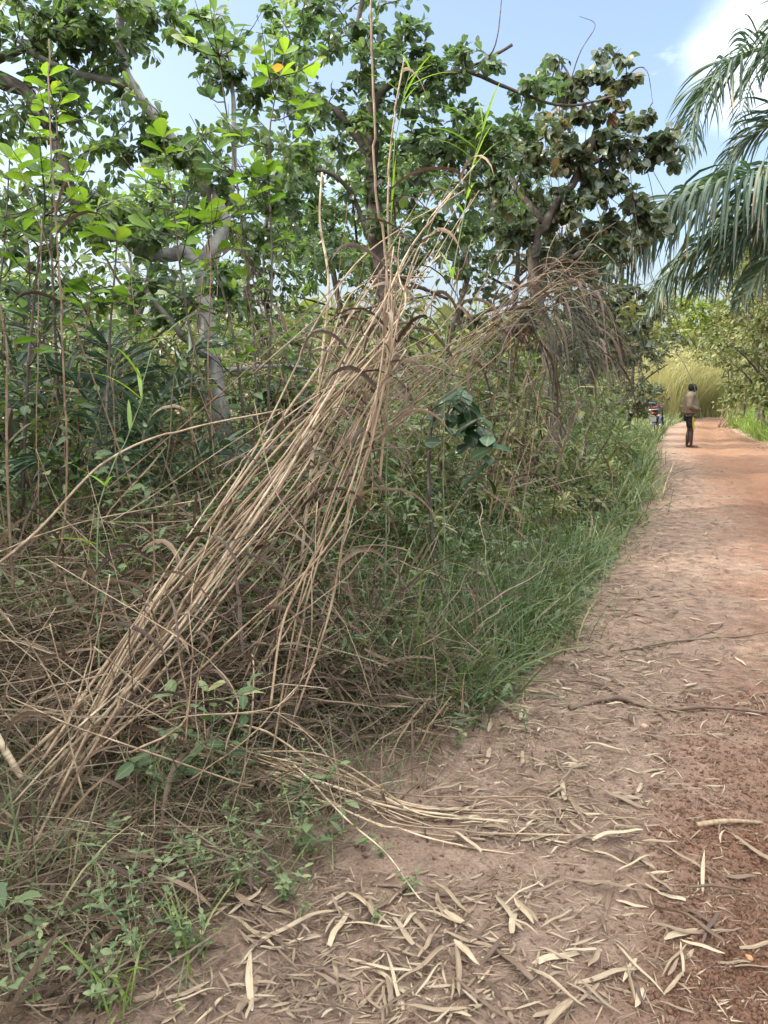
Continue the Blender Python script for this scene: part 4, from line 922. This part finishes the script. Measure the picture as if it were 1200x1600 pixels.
# ------------------------------------------------------------------ weeds at the edge of the dirt
def build_weeds():
    r = rng(41)
    protos = []
    for k in range(6):
        gs = Geo(); gl = Geo(); pos = []; dr = []; sz = []
        H = r.uniform(.10, .24); ns = r.integers(2, 5)
        for s in range(ns):
            an = r.uniform(0, 6.28); e = np.array([math.cos(an) * H * .5, math.sin(an) * H * .5, H * r.uniform(.6, 1.1)])
            q = smooth_path([np.zeros(3), e * np.array([.3, .3, .55]), e], 7); tubes(gs, q, np.linspace(.002, .0009, 7), 5, [.5])
            for j in range(1, 7):
                for sg in (0, math.pi):
                    a2 = an + j * 1.6 + sg; pos.append(q[j]); dr.append([math.cos(a2), math.sin(a2), .35]); sz.append(r.uniform(.018, .040))
        n = len(pos); leaves(gl, np.array(pos), np.array(dr), unit(np.array([0, 0, 1]) + r.normal(size=(n, 3)) * .3), np.array(sz), 'elliptic', r.beta(2, 1.8, n), r)
        protos.append((gs.mesh('stem', M['stem']), gl.mesh('leaves', M['weed'])))
    spots = [('small weed sprouting below the foot of the slanting bundle', (100, 470), (1290, 1420), 15), ('small weed in the litter at the lower left corner', (10, 330), (1430, 1590), 14), ('small weed between the lying bundle and the slanting bundle', (230, 520), (1180, 1290), 14), ('small weed at the grass edge right of the tangle', (520, 830), (1020, 1210), 14), ('tiny weed standing on the bare dirt among fallen leaves', (420, 760), (1300, 1460), 7)]
    for lab, xr, yr, n in spots:
        for i in range(n):
            p = G(r.uniform(*xr), r.uniform(*yr)); k = r.integers(6)
            o = thing('weed', lab, 'weed', gz(p), lab.replace('weed', 'weeds', 1)); o.rotation_euler = (0, 0, r.uniform(0, 6.28)); s = r.uniform(.45, 1.0) * (.55 if 'tiny' in lab else 1); o.scale = (s, s, s)
            for nm, me in zip(('stem', 'leaves'), protos[k]):
                c = bpy.data.objects.new(nm, me); COL.objects.link(c); c.parent = o
    # a few taller leafy plants
    for lab, px, d, hpx, n in (('tall pale leaved weed standing in front of the dark hollow', 312, 2.62, 1080, 44), ('leafy weed with thin pale leaves left of the lying bundle', 245, 2.6, 1150, 30), ('broad leaved weed at the lower left corner cut by the frame', -5, 2.0, 1420, 7), ('weed with one big rounded leaf beside the lying bundle', 520, 2.45, 1300, 8), ('leafy weed growing in the grass under the glossy shrub', 640, 4.2, 900, 26), ('leafy weed by the verge below the drooping plume', 800, 5.0, 800, 26)):
        b = foot(px, d); top = P(px + 12, hpx, d)
        sapling(lab, [b, (b + top) / 2 + r.normal(size=3) * .03, top], r, M['weed'], n, .085 if 'broad' in lab else .07, max(3, n // 4), None, 'leafy_weed', 'elliptic' if 'broad' not in lab else 'obovate', .25, 'weed')
    # seedlings of grass as tufts on the dirt side
    for lab, px, py in (('small tuft of fresh grass at the lower left of the dirt', 300, 1500), ('small tuft of fresh grass near the bottom edge at the left', 190, 1580), ('grass tuft in front of the dark hollow under the canes', 330, 1235), ('grass tuft by the foot of the lying bundle', 270, 1290)):
        b = gz(G(px, py)); g = Geo(); blades(g, b + r.normal(size=(16, 3)) * np.array([.025, .025, 0]), r, .08, .26, .007, .7, .2, .7)
        tag(g.build('grass_tuft', M['grasslit'], loc=b), lab, 'grass tuft', 'fresh grass tufts')
build_weeds()

# ------------------------------------------------------------------ fallen leaves, sticks, stones
def dead_leaf_mesh(r, tone):
    K = 9; L = 1.0; x = np.linspace(0, 1, K)
    w = .115 * np.interp(x, [0, .12, .35, .7, .92, 1], [.25, .75, 1, .8, .35, .03] if r.random() < .76 else [.7, .9, 1, .95, .85, .6]) * r.uniform(.7, 1.15)
    bend = r.normal() * .07; cz = r.uniform(-.03, .07)
    p = np.stack([x, bend * .4 * (x - .5) ** 2 + .010 * np.sin(x * 7 + r.random() * 6), cz * np.sin(x * math.pi) + .02 * np.sin(x * 9 + r.random() * 6)], -1)
    tw = r.normal() * .45 * (x - .5) + r.normal() * .12
    sd = np.stack([0 * x, np.cos(tw), np.sin(tw)], -1)
    t = unit(np.gradient(p, axis=0)); n = np.cross(t, sd); cup = r.uniform(-.35, .45)
    V = []; A = []
    for i in range(K):
        for k, f in enumerate((-1, -.5, 0, .5, 1)):
            V.append(p[i] + sd[i] * w[i] * .5 * f + n[i] * w[i] * cup * f * f); A.append([tone, x[i], f])
    V = np.array(V); V[:, 0] -= .5; V[:, 2] -= V[:, 2].min()
    ix = np.arange(K * 5).reshape(K, 5); q = np.stack([ix[:-1, :-1], ix[:-1, 1:], ix[1:, 1:], ix[1:, :-1]], -1)
    g = Geo(); g.add(V, q, None, A); return g.mesh('fallen_leaf', M['litter'])
def build_litter():
    r = rng(91)
    tones = (('pale straw coloured', .85), ('tan', .5), ('dull brown', .12))
    mesh = {k: [dead_leaf_mesh(r, v + r.normal() * .12) for _ in range(24)] for k, v in tones}
    zones = [('in the drift at the end of the lying bundle', [(690, 1010, 1110, 1330, 92)]), ('on the dirt along the bottom of the frame', [(430, 850, 1400, 1600, 84)]), ('scattered over the red dirt at the lower right', [(830, 1195, 1330, 1595, 60)]), ('near the long grey branch across the dirt', [(830, 1190, 1015, 1130, 34)]), ('among the weeds at the lower left', [(110, 430, 1380, 1590, 28)])]
    placed = []
    for zl, rects in zones:
        for x0, x1, y0, y1, n in rects:
            for i in range(n):
                px = np.clip(r.normal((x0 + x1) / 2, (x1 - x0) * .30), x0 - 40, x1 + 20); py = r.uniform(y0, y1)
                p = G(px, py); tn, _ = tones[r.choice(3, p=[.34, .42, .24])]
                o = bpy.data.objects.new('fallen_leaf', mesh[tn][r.integers(24)]); COL.objects.link(o)
                s = min(.24, .055 + r.gamma(2, .032)); an = r.normal(.1, .9) + (math.pi if r.random() < .5 else 0)
                if r.random() < .35: an = r.uniform(0, 6.28)
                sx = s / max(.7, s / .14)
                o.location = (p[0], p[1], float(hgt(p[0], p[1])) + .006 + r.uniform(0, .018)); o.rotation_euler = (r.normal() * .10, r.normal() * .07, an); o.scale = (s, sx * r.uniform(.5, 1.25), s)
                tag(o, f'{tn} fallen grass leaf {zl}', 'fallen leaf', f'{tn} fallen leaves {zl}')
    g = Geo()
    def frag(N, xy, lr, wr, z=.012, tone=(1.6, 1.6), tl=.35):
        N = len(xy); b = np.stack([xy[:, 0], xy[:, 1], hgt(xy[:, 0], xy[:, 1]) + r.uniform(.003, z, N)], -1)
        an = r.normal(0.15, .95, N); d = np.stack([np.cos(an), np.sin(an), r.normal(0, .10, N)], -1); L = r.uniform(*lr, N)[:, None]
        c = r.normal(size=(N, 1)) * .16; sdv = np.stack([-np.sin(an), np.cos(an), r.normal(0, tl, N)], -1); pp = []
        for k in np.linspace(0, 1, 5):
            q = b + d * L * (k - .5) + sdv * L * c * (k - .5) ** 2; q[:, 2] = np.maximum(q[:, 2], hgt(q[:, 0], q[:, 1]) + .005); q[:, 2] += L[:, 0] * .12 * math.sin(k * math.pi) * np.abs(c[:, 0]); pp.append(q)
        ribbons(g, np.stack(pp, 1), r.uniform(*wr, N)[:, None] * np.array([.35, .9, 1, .8, .1])[None], sdv, r.beta(*tone, N), fold=.12)
    def inpix(n, x0, x1, y0, y1, cx=None, gaus=False):
        px = r.normal((x0 + x1) / 2, (x1 - x0) * .27, n) if gaus else r.uniform(x0, x1, n); py = r.uniform(y0, y1, n)
        return np.array([G(a, b)[:2] for a, b in zip(px, py)])
    frag(0, inpix(1900, 620, 1090, 1090, 1330, gaus=True), (.012, .09), (.001, .007), .03)
    frag(0, inpix(800, 420, 900, 1370, 1600, gaus=True), (.015, .08), (.0015, .009), .02)
    frag(0, inpix(900, 760, 1200, 1290, 1600), (.012, .07), (.001, .005))
    frag(0, inpix(700, 800, 1200, 1000, 1150), (.02, .14), (.002, .008), .02)
    frag(0, inpix(1200, 60, 540, 1310, 1600), (.015, .10), (.001, .008), .03, (1.0, 2.6))
    N = 2600; y = r.uniform(4, 19, N); frag(0, np.stack([eL(y) + np.abs(r.normal(0, .55, N)) - .05, y], -1), (.02, .15), (.003, .016), .03, (1.3, 1.9))
    N = 3600; y = 3.6 + 12 * r.random(N) ** 1.4; frag(0, np.stack([eL(y) + np.abs(r.normal(0, .8, N)) - .05, y], -1), (.015, .11), (.002, .012), .025, (1.0, 2.8))
    N = 500; y = r.uniform(5, 25, N); frag(0, np.stack([eL(y) + r.uniform(.3, 3.2, N), y], -1), (.02, .12), (.003, .014), .02)
    N = 500; y = r.uniform(15, 32, N); frag(0, np.stack([eR(y) - np.abs(r.normal(0, .5, N)), y], -1), (.04, .16), (.006, .02), .03)
    tag(g.build('leaf_litter', M['litter']), 'fine scraps of dry leaf and straw strewn over the dirt', 'litter', kind='stuff')
    # soil crumbs
    g = Geo(); N = 16000
    px = np.clip(1010 + 260 * r.beta(1.6, 1.2, N), 0, 1240); py = r.uniform(1080, 1600, N); px = np.where(r.random(N) < .25, r.uniform(500, 1200, N), px)
    c = np.array([G(a, b) for a, b in zip(px, py)]); s = .002 + .009 * r.random(N) ** 5
    c[:, 2] = hgt(c[:, 0], c[:, 1]) + .003 + s * .3
    o = np.array([[1, 0, 0], [0, 1, 0], [-1, 0, 0], [0, -1, 0], [0, 0, 1], [0, 0, -1.]]); V = c[:, None] + o[None] * s[:, None, None] * r.uniform(.6, 1.3, (N, 6, 1)) + r.normal(size=(N, 6, 3)) * (s * .15)[:, None, None]
    tr = np.array([[0, 1, 4], [1, 2, 4], [2, 3, 4], [3, 0, 4], [1, 0, 5], [2, 1, 5], [3, 2, 5], [0, 3, 5]]); t = tr[None] + (np.arange(N) * 6)[:, None, None]
    a = np.zeros((N, 6, 3)); a[..., 0] = 1.4; a[..., 1] = .05
    g.add(V, None, t, a); tag(g.build('soil_crumbs', M['road'], smooth=True), 'small red soil crumbs loose on the dirt', 'soil', kind='stuff')
    # sticks
    def stick(lab, pix, r0, m, zo=.012, name='stick', sub=()):
        pts = [G(*q) for q in pix]; pts = [np.array([q[0], q[1], hgt(q[0], q[1]) + r0 + zo * (i % 2)]) for i, q in enumerate(pts)]
        p = smooth_path(pts, 6 * len(pts)); p[:, 2] = np.maximum(p[:, 2], hgt(p[:, 0], p[:, 1]) + r0 * .8)
        g = Geo(); tubes(g, p, np.linspace(r0, r0 * .5, len(p)) * (1 + .12 * r.normal(size=len(p))), 7, [.5])
        for s_ in sub:
            q = [G(*w) for w in s_]; q = smooth_path([np.array([w[0], w[1], hgt(w[0], w[1]) + r0 * .8 + .006]) for w in q], 8); tubes(g, q, np.linspace(r0 * .6, r0 * .2, 8), 6, [.5])
        tag(g.build(name, m, loc=p[0]), lab, 'stick', 'sticks lying on the dirt')
    stick('long grey branch lying right across the dirt to the right edge', [(890, 1108), (960, 1096), (1030, 1107), (1110, 1112), (1230, 1118)], .013, M['twig'])
    stick('thin straight stalk lying across the road above the long grey branch', [(970, 1016), (1060, 1002), (1150, 994), (1240, 986)], .009, M['straw'])
    stick('stout tan stick lying at the right above the red dirt', [(1088, 1291), (1140, 1289), (1190, 1283)], .011, M['cane'])
    stick('forked brown twig with a dark burnt end in front of the lying bundle', [(580, 1391), (640, 1401), (700, 1412), (770, 1416)], .006, M['twig'], sub=[[(600, 1392), (700, 1403), (760, 1397), (850, 1388)]])
    stick('yellow straw stalk lying near the bottom edge', [(330, 1400), (420, 1430), (500, 1456), (560, 1462)], .0045, M['straw'])
    stick('thin straw pointing in from the bottom left of the litter', [(430, 1562), (500, 1574), (600, 1582)], .003, M['straw'])
    stick('crooked weed stem trailing over the lower left litter', [(245, 1350), (270, 1420), (310, 1490), (320, 1560), (322, 1610)], .0035, M['twig'])
    stick('thin stick slanting on the dirt below the verge grass', [(985, 1100), (940, 1070), (880, 1062), (820, 1078)], .006, M['twig'])
    stick('short dark stick on the dirt beside the thin straight stalk', [(1075, 1000), (1120, 985), (1130, 975)], .007, M['twig'])
    # stones
    def stone(lab, px, py, s, col):
        p = G(px, py); c = np.array([p[0], p[1], hgt(p[0], p[1]) + s * .35]); n = 10; m = 7; g = Geo()
        th = np.linspace(0, math.pi, m); ph = np.arange(n) * 2 * math.pi / n; T, Ph = np.meshgrid(th, ph, indexing='ij')
        v = np.stack([np.sin(T) * np.cos(Ph), np.sin(T) * np.sin(Ph), np.cos(T) * .7], -1); v *= 1 + .9 * vnoise(v[..., 0] * 1.6 + px, v[..., 1] * 1.6 + v[..., 2] * 2.3, 5)[..., None]
        ix = np.arange(m * n).reshape(m, n); rl = np.roll(ix, -1, 1); q = np.stack([ix[:-1], rl[:-1], rl[1:], ix[1:]], -1)
        g.add(c + v * s, q); tag(g.build('stone', plain(lab, col, .8, .3, 30, .6), loc=c), lab, 'stone', 'stones on the dirt')
    stone('pale grey stone in the litter at the lower left', 160, 1442, .022, (.33, .32, .30))
    stone('darker mossy stone beside the pale grey stone', 95, 1452, .024, (.16, .16, .13))
    stone('small round orange pebble on the red dirt near the right edge', 1170, 1488, .011, (.50, .25, .12))
    stone('flat pinkish pebble above the leaf drift', 1008, 1132, .016, (.50, .33, .22))
    # fallen dry branch by the right verge near the person
    g = Geo(); b = gz(P(1118, 664, 33)); r2 = rng(3); t = thing('dead_branch', 'dry bare branch leaning on the right verge beyond the person', 'branch', b)
    for k in range(9):
        a = b + np.array([r2.uniform(0, .5), r2.normal() * .2, 0]); e = a + np.array([r2.uniform(.1, .9), r2.normal() * .3, r2.uniform(.5, 1.2)]); tubes(g, smooth_path([a, (a + e) / 2 + r2.normal(size=3) * .08, e], 7), np.linspace(.025, .008, 7), 5, [.5])
    g.build('twigs', M['twig'], t)
build_litter()

# ------------------------------------------------------------------ the person
def skin(name, verts, edges, radii, m, parent, root=0, sub=2):
    me = bpy.data.meshes.new(name); me.from_pydata([tuple(v) for v in verts], edges, [])
    o = bpy.data.objects.new(name, me); COL.objects.link(o)
    md = o.modifiers.new('Skin', 'SKIN'); md.use_smooth_shade = True
    sv = me.skin_vertices[0].data
    for i, rr in enumerate(radii):
        sv[i].radius = rr if isinstance(rr, tuple) else (rr, rr); sv[i].use_root = (i == root)
    s = o.modifiers.new('Sub', 'SUBSURF'); s.levels = sub; s.render_levels = sub
    dg = bpy.context.evaluated_depsgraph_get(); dg.update()
    nm = bpy.data.meshes.new_from_object(o.evaluated_get(dg)); o.modifiers.clear(); o.data = nm
    nm.materials.clear(); nm.materials.append(m)
    for p in nm.polygons: p.use_smooth = True
    bpy.data.meshes.remove(me); nm.name = name
    o.parent = parent; return o
def build_person():
    p = G(1075, 700); b = gz(p)
    t = thing('person', 'person in tan jacket and black shorts standing on the road', 'person', b)
    t.rotation_euler = (0, 0, R(-14))
    sk = plain('dark skin', (.035, .021, .016), .5, .35, 30, .2)
    V = []; E = []; Rd = []
    def v(x, y, z, r_, par=None):
        V.append((x, y, z)); Rd.append(r_); i = len(V) - 1
        if par is not None: E.append((par, i))
        return i
    pel = v(0, 0, .93, (.13, .11)); sp = v(-.02, 0, 1.10, (.12, .10), pel); ch = v(-.01, 0, 1.30, (.14, .11), sp); up = v(-.01, 0, 1.41, (.10, .09), ch)
    nk = v(.01, 0, 1.49, .052, up); j = v(.03, 0, 1.545, .062, nk); hd = v(.035, 0, 1.615, (.083, .096), j); v(.025, 0, 1.685, (.062, .07), hd)
    nose = v(.125, 0, 1.60, .014, hd); v(.135, 0, 1.585, .010, nose); chin = v(.10, 0, 1.535, .030, j)
    for s in (-1, 1):
        ear = v(.03, s * .088, 1.61, .012, hd)
        h = v(0, s * .09, .86, .088, pel); k1 = v(.01, s * .095, .66, .072, h); k = v(.02 + .03 * (s < 0), s * .085, .47, .062, k1); cf = v(-.01 + .05 * (s < 0), s * .085, .32, .066, k); an = v(-.02 + .08 * (s < 0), s * .08, .10, .042, cf)
        he = v(-.035 + .08 * (s < 0), s * .08, .045, .034, an); ft = v(.08 + .08 * (s < 0), s * .09, .045, .034, he); v(.17 + .08 * (s < 0), s * .095, .035, .024, ft)
        sh = v(-.01, s * .17, 1.40, .064, up); el1 = v(-.05, s * .225, 1.26, .050, sh); el = v(-.05, s * .25, 1.12, .042, el1); wr = v(.17, s * .13, 1.03, .027, el); pm = v(.235, s * .075, 1.01, .034, wr)
        for q in range(4):
            a = v(.275, s * (.055 - .0 * q), 1.035 - .022 * q, .0095, pm); a2 = v(.30 + .004 * (q in (1, 2)), s * .030, 1.03 - .022 * q, .0085, a); v(.288, s * .008, 1.026 - .022 * q, .0075, a2)
        th = v(.235, s * .045, 1.045, .011, pm); v(.262, s * .02, 1.058, .009, th)
    skin('body', V, E, Rd, sk, t)
    # jacket
    jm = plain('tan jacket cloth', (.17, .135, .095), .9, .1, 9, .6, bump=.9); V.clear(); E.clear(); Rd.clear()
    a = v(0, 0, .88, (.195, .20)); c = v(0, 0, .97, (.22, .22), a); c = v(-.01, 0, 1.12, (.215, .215), c); c = v(-.015, 0, 1.30, (.20, .205), c); u = v(-.015, 0, 1.42, (.125, .125), c); v(.0, 0, 1.485, (.075, .085), u)
    for s in (-1, 1):
        q = v(-.02, s * .165, 1.40, .095, u); q = v(-.06, s * .23, 1.26, .092, q); q = v(-.065, s * .265, 1.11, .085, q); q = v(.06, s * .20, 1.055, .075, q); v(.17, s * .13, 1.03, .055, q)
    skin('jacket', V, E, Rd, jm, t)
    V.clear(); E.clear(); Rd.clear(); a = v(-.08, 0, 1.46, (.055, .10)); v(-.11, 0, 1.40, (.045, .08), a); skin('collar', V, E, Rd, jm, t)
    # cream shirt hem
    V.clear(); E.clear(); Rd.clear(); a = v(0, 0, .875, (.150, .140)); v(0, 0, .835, (.140, .130), a); skin('shirt_hem', V, E, Rd, plain('cream shirt', (.62, .56, .42), .9, .1), t, 0, 1)
    # shorts with yellow panels
    sm = plain('black shorts cloth', (.012, .013, .018), .8, .2); V.clear(); E.clear(); Rd.clear()
    a = v(0, 0, .89, (.140, .125))
    for s in (-1, 1):
        q = v(0, s * .085, .80, .105, a); q = v(.01, s * .095, .66, .093, q); v(.02 + .02 * (s < 0), s * .09, .50, .085, q)
    so_ = skin('shorts', V, E, Rd, sm, t)
    ym = plain('yellow print', (.45, .36, .03), .8, .2, 28, 1.0)
    for s in (-1, 1):
        g = Geo(); K = 9; z = np.linspace(.84, .50, K); pts = np.stack([.105 - .012 * np.linspace(0, 1, K), s * (.055 + .0 * z), z], -1)
        an = np.linspace(-.85, .75, 5); ring = []
        for kk in range(K):
            cx, cyy, rr_ = np.interp(z[kk], [.5, .66, .8, .9], [.02 + .02 * (s < 0), .01, 0, 0]), s * .09, np.interp(z[kk], [.5, .66, .8, .9], [.089, .097, .110, .122])
            ring.append([[cx + rr_ * math.cos(x_ - .35), cyy + rr_ * math.sin(x_ - .35), z[kk]] for x_ in an])
        ix = np.arange(K * 5).reshape(K, 5); q = np.stack([ix[:-1, :-1], ix[:-1, 1:], ix[1:, 1:], ix[1:, :-1]], -1); g.add(np.array(ring), q)
        me = g.mesh('yellow_panel', ym); o = bpy.data.objects.new('yellow_panel', me); COL.objects.link(o); o.parent = so_
    # knitted hood
    hm = plain('black knit', (.016, .015, .017), .95, .1); V.clear(); E.clear(); Rd.clear()
    a = v(-.02, 0, 1.49, (.075, .08)); q = v(-.005, 0, 1.56, (.088, .092), a); q = v(.02, 0, 1.635, (.118, .115), q); v(.015, 0, 1.71, (.085, .085), q); c2 = v(.085, 0, 1.545, (.065, .070), 1); v(.12, 0, 1.50, (.045, .052), c2)
    skin('knit_hood', V, E, Rd, hm, t)
    lm = plain('brown sandal', (.15, .085, .045), .7, .3)
    for s in (-1, 1):
        g = Geo(); dx = .08 * (s < 0); x = np.linspace(-.08, .225, 10) + dx; w = .048 * np.interp(np.linspace(0, 1, 10), [0, .15, .5, .75, 1], [.55, .8, .75, 1, .45])
        top = .018; V2 = []
        for xx, ww in zip(x, w):
            V2 += [[xx, s * .088 - ww, 0.0], [xx, s * .088 + ww, 0.0], [xx, s * .088 + ww, top], [xx, s * .088 - ww, top]]
        ix = np.arange(40).reshape(10, 4); rl = np.roll(ix, -1, 1); q = np.stack([ix[:-1], ix[1:], rl[1:], rl[:-1]], -1).reshape(-1, 4); g.add(np.array(V2), np.vstack([q, ix[0][None], ix[-1][::-1][None]]))
        for xs in (.09, .13):
            k = 9; aa = np.linspace(0, math.pi, k); tubes(g, np.stack([np.full(k, xs + dx), s * .088 + .045 * np.cos(aa), .012 + .07 * np.sin(aa)], -1), np.full(k, .009), 6, [.5])
        me = g.mesh('sandal', lm, False); o = bpy.data.objects.new('sandal', me); COL.objects.link(o); o.parent = t
build_person()

# ------------------------------------------------------------------ motorbike by the left verge
def build_motorbike():
    b = gz(G(1026, 679)); b[0] += .05
    t = thing('motorbike', 'motorbike parked half hidden by grass on the left verge, seen from behind', 'motorbike', b)
    t.rotation_euler = (R(0), R(-5), R(-28))      # local +Y is forward
    blk = plain('black plastic', (.02, .021, .024), .45, .5); chrome = plain('chrome', (.55, .56, .58), .25, .5, 20, .2, 1); rub = plain('tyre rubber', (.025, .024, .024), .85, .2)
    red = plain('red lamp', (.16, .015, .012), .3, .5); blue = plain('dark blue paint', (.03, .05, .12), .3, .5); amber = plain('pale indicator', (.30, .24, .18), .3, .5)
    def child(g, n, m, par=t, sm=True):
        o = bpy.data.objects.new(n, g.mesh(n, m, sm)); COL.objects.link(o); o.parent = par; return o
    def ring(c, Rr, r_, k=28, sides=8):
        a = np.linspace(0, 2 * math.pi, k + 1); g = Geo(); tubes(g, np.stack([0 * a + c[0], c[1] + Rr * np.cos(a), c[2] + Rr * np.sin(a)], -1), np.full(k + 1, r_), sides, [.5]); return g
    def pipe(g, pts, r_, k=14, sides=8):
        p = smooth_path(pts, k); tubes(g, p, np.full(k, r_) if np.isscalar(r_) else np.interp(np.linspace(0, 1, k), np.linspace(0, 1, len(r_)), r_), sides, [.5])
    for y in (-.62, .64):
        w = child(ring((0, y, .30), .245, .052), 'wheel', rub)
        g = ring((0, y, .30), .195, .014)
        for q in range(10):
            a = q * math.pi / 5; pipe(g, [(0, y, .30), (0, y + .19 * math.cos(a), .30 + .19 * math.sin(a))], .006, 2, 5)
        pipe(g, [(-.06, y, .3), (.06, y, .3)], .04, 3, 10); child(g, 'rim', chrome, w)
    g = Geo(); a = np.linspace(.1, 2.6, 12); pp = np.stack([0 * a, -.62 - .31 * np.cos(a), .30 + .31 * np.sin(a)], -1); ribbons(g, pp[None], np.full((1, 12), .15), np.array([[1., 0, 0]]), fold=.12); child(g, 'rear_fender', blk)
    g = Geo(); a = np.linspace(.4, 2.6, 12); pp = np.stack([0 * a, .64 - .32 * np.cos(a), .30 + .32 * np.sin(a)], -1); ribbons(g, pp[None], np.full((1, 12), .12), np.array([[1., 0, 0]]), fold=.12); child(g, 'front_fender', blue)
    g = Geo(); pipe(g, [(0, -.55, .70), (0, -.1, .62), (0, .3, .72), (0, .42, .88)], .028); pipe(g, [(0, .30, .7), (0, .15, .35), (0, -.25, .30), (0, -.62, .30)], .025)
    for s in (-1, 1):
        pipe(g, [(s * .09, -.62, .30), (s * .11, -.52, .66)], .026, 8); pipe(g, [(s * .09, .64, .30), (s * .09, .44, .92)], .024, 8)
    child(g, 'frame', blk)
    g = Geo(); pipe(g, [(0, -.18, .36), (0, .0, .42), (0, .15, .40)], [.10, .15, .10], 10, 12); child(g, 'engine', plain('grey engine', (.18, .18, .19), .4, .5, 30, .4, .6))
    g = Geo(); pipe(g, [(.10, .1, .32), (.16, -.2, .27), (.17, -.75, .34)], [.02, .03, .042], 12, 10); child(g, 'exhaust', chrome)
    g = Geo(); pipe(g, [(0, .36, .84), (0, .2, .88), (0, .02, .80)], [.06, .135, .07], 12, 12); child(g, 'fuel_tank', blue)
    g = Geo(); pipe(g, [(0, .05, .77), (0, -.2, .77), (0, -.5, .80), (0, -.66, .83)], [.07, .10, .115, .06], 14, 12); child(g, 'seat', blk)
    g = Geo(); pipe(g, [(-.36, .30, 1.02), (-.24, .40, 1.04), (0, .44, .98), (.24, .40, 1.04), (.36, .30, 1.02)], .013, 18); hb = child(g, 'handlebar', blk)
    for s in (-1, 1):
        g = Geo(); pipe(g, [(s * .25, .38, 1.04), (s * .32, .40, 1.20)], .007, 4, 6); pipe(g, [(s * .32, .39, 1.16), (s * .33, .395, 1.21), (s * .34, .39, 1.27)], [.02, .055, .02], 9, 10); child(g, 'mirror', blk, hb)
        g = Geo(); pipe(g, [(s * .08, -.80, .66), (s * .17, -.82, .66)], .01, 3, 6); pipe(g, [(s * .14, -.82, .66), (s * .185, -.825, .66), (s * .23, -.82, .66)], [.02, .042, .02], 7, 10); child(g, 'indicator', amber)
    g = Geo(); pipe(g, [(-.07, -.82, .74), (0, -.85, .745), (.07, -.82, .74)], [.035, .055, .035], 8, 10); child(g, 'tail_light', red)
    g = Geo(); pipe(g, [(0, .50, .90), (0, .60, .90)], [.08, .10], 4, 14); child(g, 'headlight', chrome)
    g = Geo(); k = np.linspace(0, 1, 2); pp = np.array([[0, -.90, .62], [0, -.92, .46]]); ribbons(g, pp[None], np.full((1, 2), .20), np.array([[1., 0, 0]])); pp2 = pp + np.array([0, .012, 0]); ribbons(g, pp2[None], np.full((1, 2), .205), np.array([[1., 0, 0]])); child(g, 'number_plate', plain('dull plate', (.12, .12, .12), .5, .3))
    g = Geo(); pipe(g, [(-.14, -.45, .86), (-.15, -.86, .87), (0, -.92, .87), (.15, -.86, .87), (.14, -.45, .86)], .012, 24); child(g, 'luggage_rack', chrome)
    # the bag on its rack
    rot = t.rotation_euler.to_matrix(); wp = b + np.array(rot @ Vector((0, -.62, .90)))
    bg_ = thing('bag', 'blue grey and red bag strapped on the back of the motorbike', 'bag', wp); bg_.rotation_euler = t.rotation_euler
    def bagmesh(n, z0, z1, sx, sy, m):
        th = np.linspace(0, 2 * math.pi, 25)[:-1]; g = Geo(); rings = []; K = 8
        for q in range(K):
            f = q / (K - 1); z = z0 + (z1 - z0) * f; e = np.interp(f, [0, .15, .7, 1], [.94, 1, .95, .9]) if n != 'bag_top' else math.sqrt(max(0.02, 1 - (f * .96) ** 2))
            rings.append([[sx * e * math.copysign(abs(math.cos(x)) ** .6, math.cos(x)), sy * e * math.copysign(abs(math.sin(x)) ** .6, math.sin(x)), z] for x in th])
        ix = np.arange(K * 24).reshape(K, 24); rl = np.roll(ix, -1, 1); g.add(np.array(rings), np.stack([ix[:-1], rl[:-1], rl[1:], ix[1:]], -1))
        tp = ix[-1]; g.t.append(np.array([[tp[0], tp[i], tp[i + 1]] for i in range(1, 23)])); bt = ix[0]; g.t.append(np.array([[bt[0], bt[i + 1], bt[i]] for i in range(1, 23)]))
        return child(g, n, m, bg_)
    bagmesh('bag_body', 0, .15, .21, .20, plain('red bag cloth', (.17, .04, .038), .7, .3, 14, .3)); bagmesh('bag_top', .152, .27, .20, .19, plain('blue grey cloth', (.075, .095, .14), .8, .3, 10, .4))
build_motorbike()
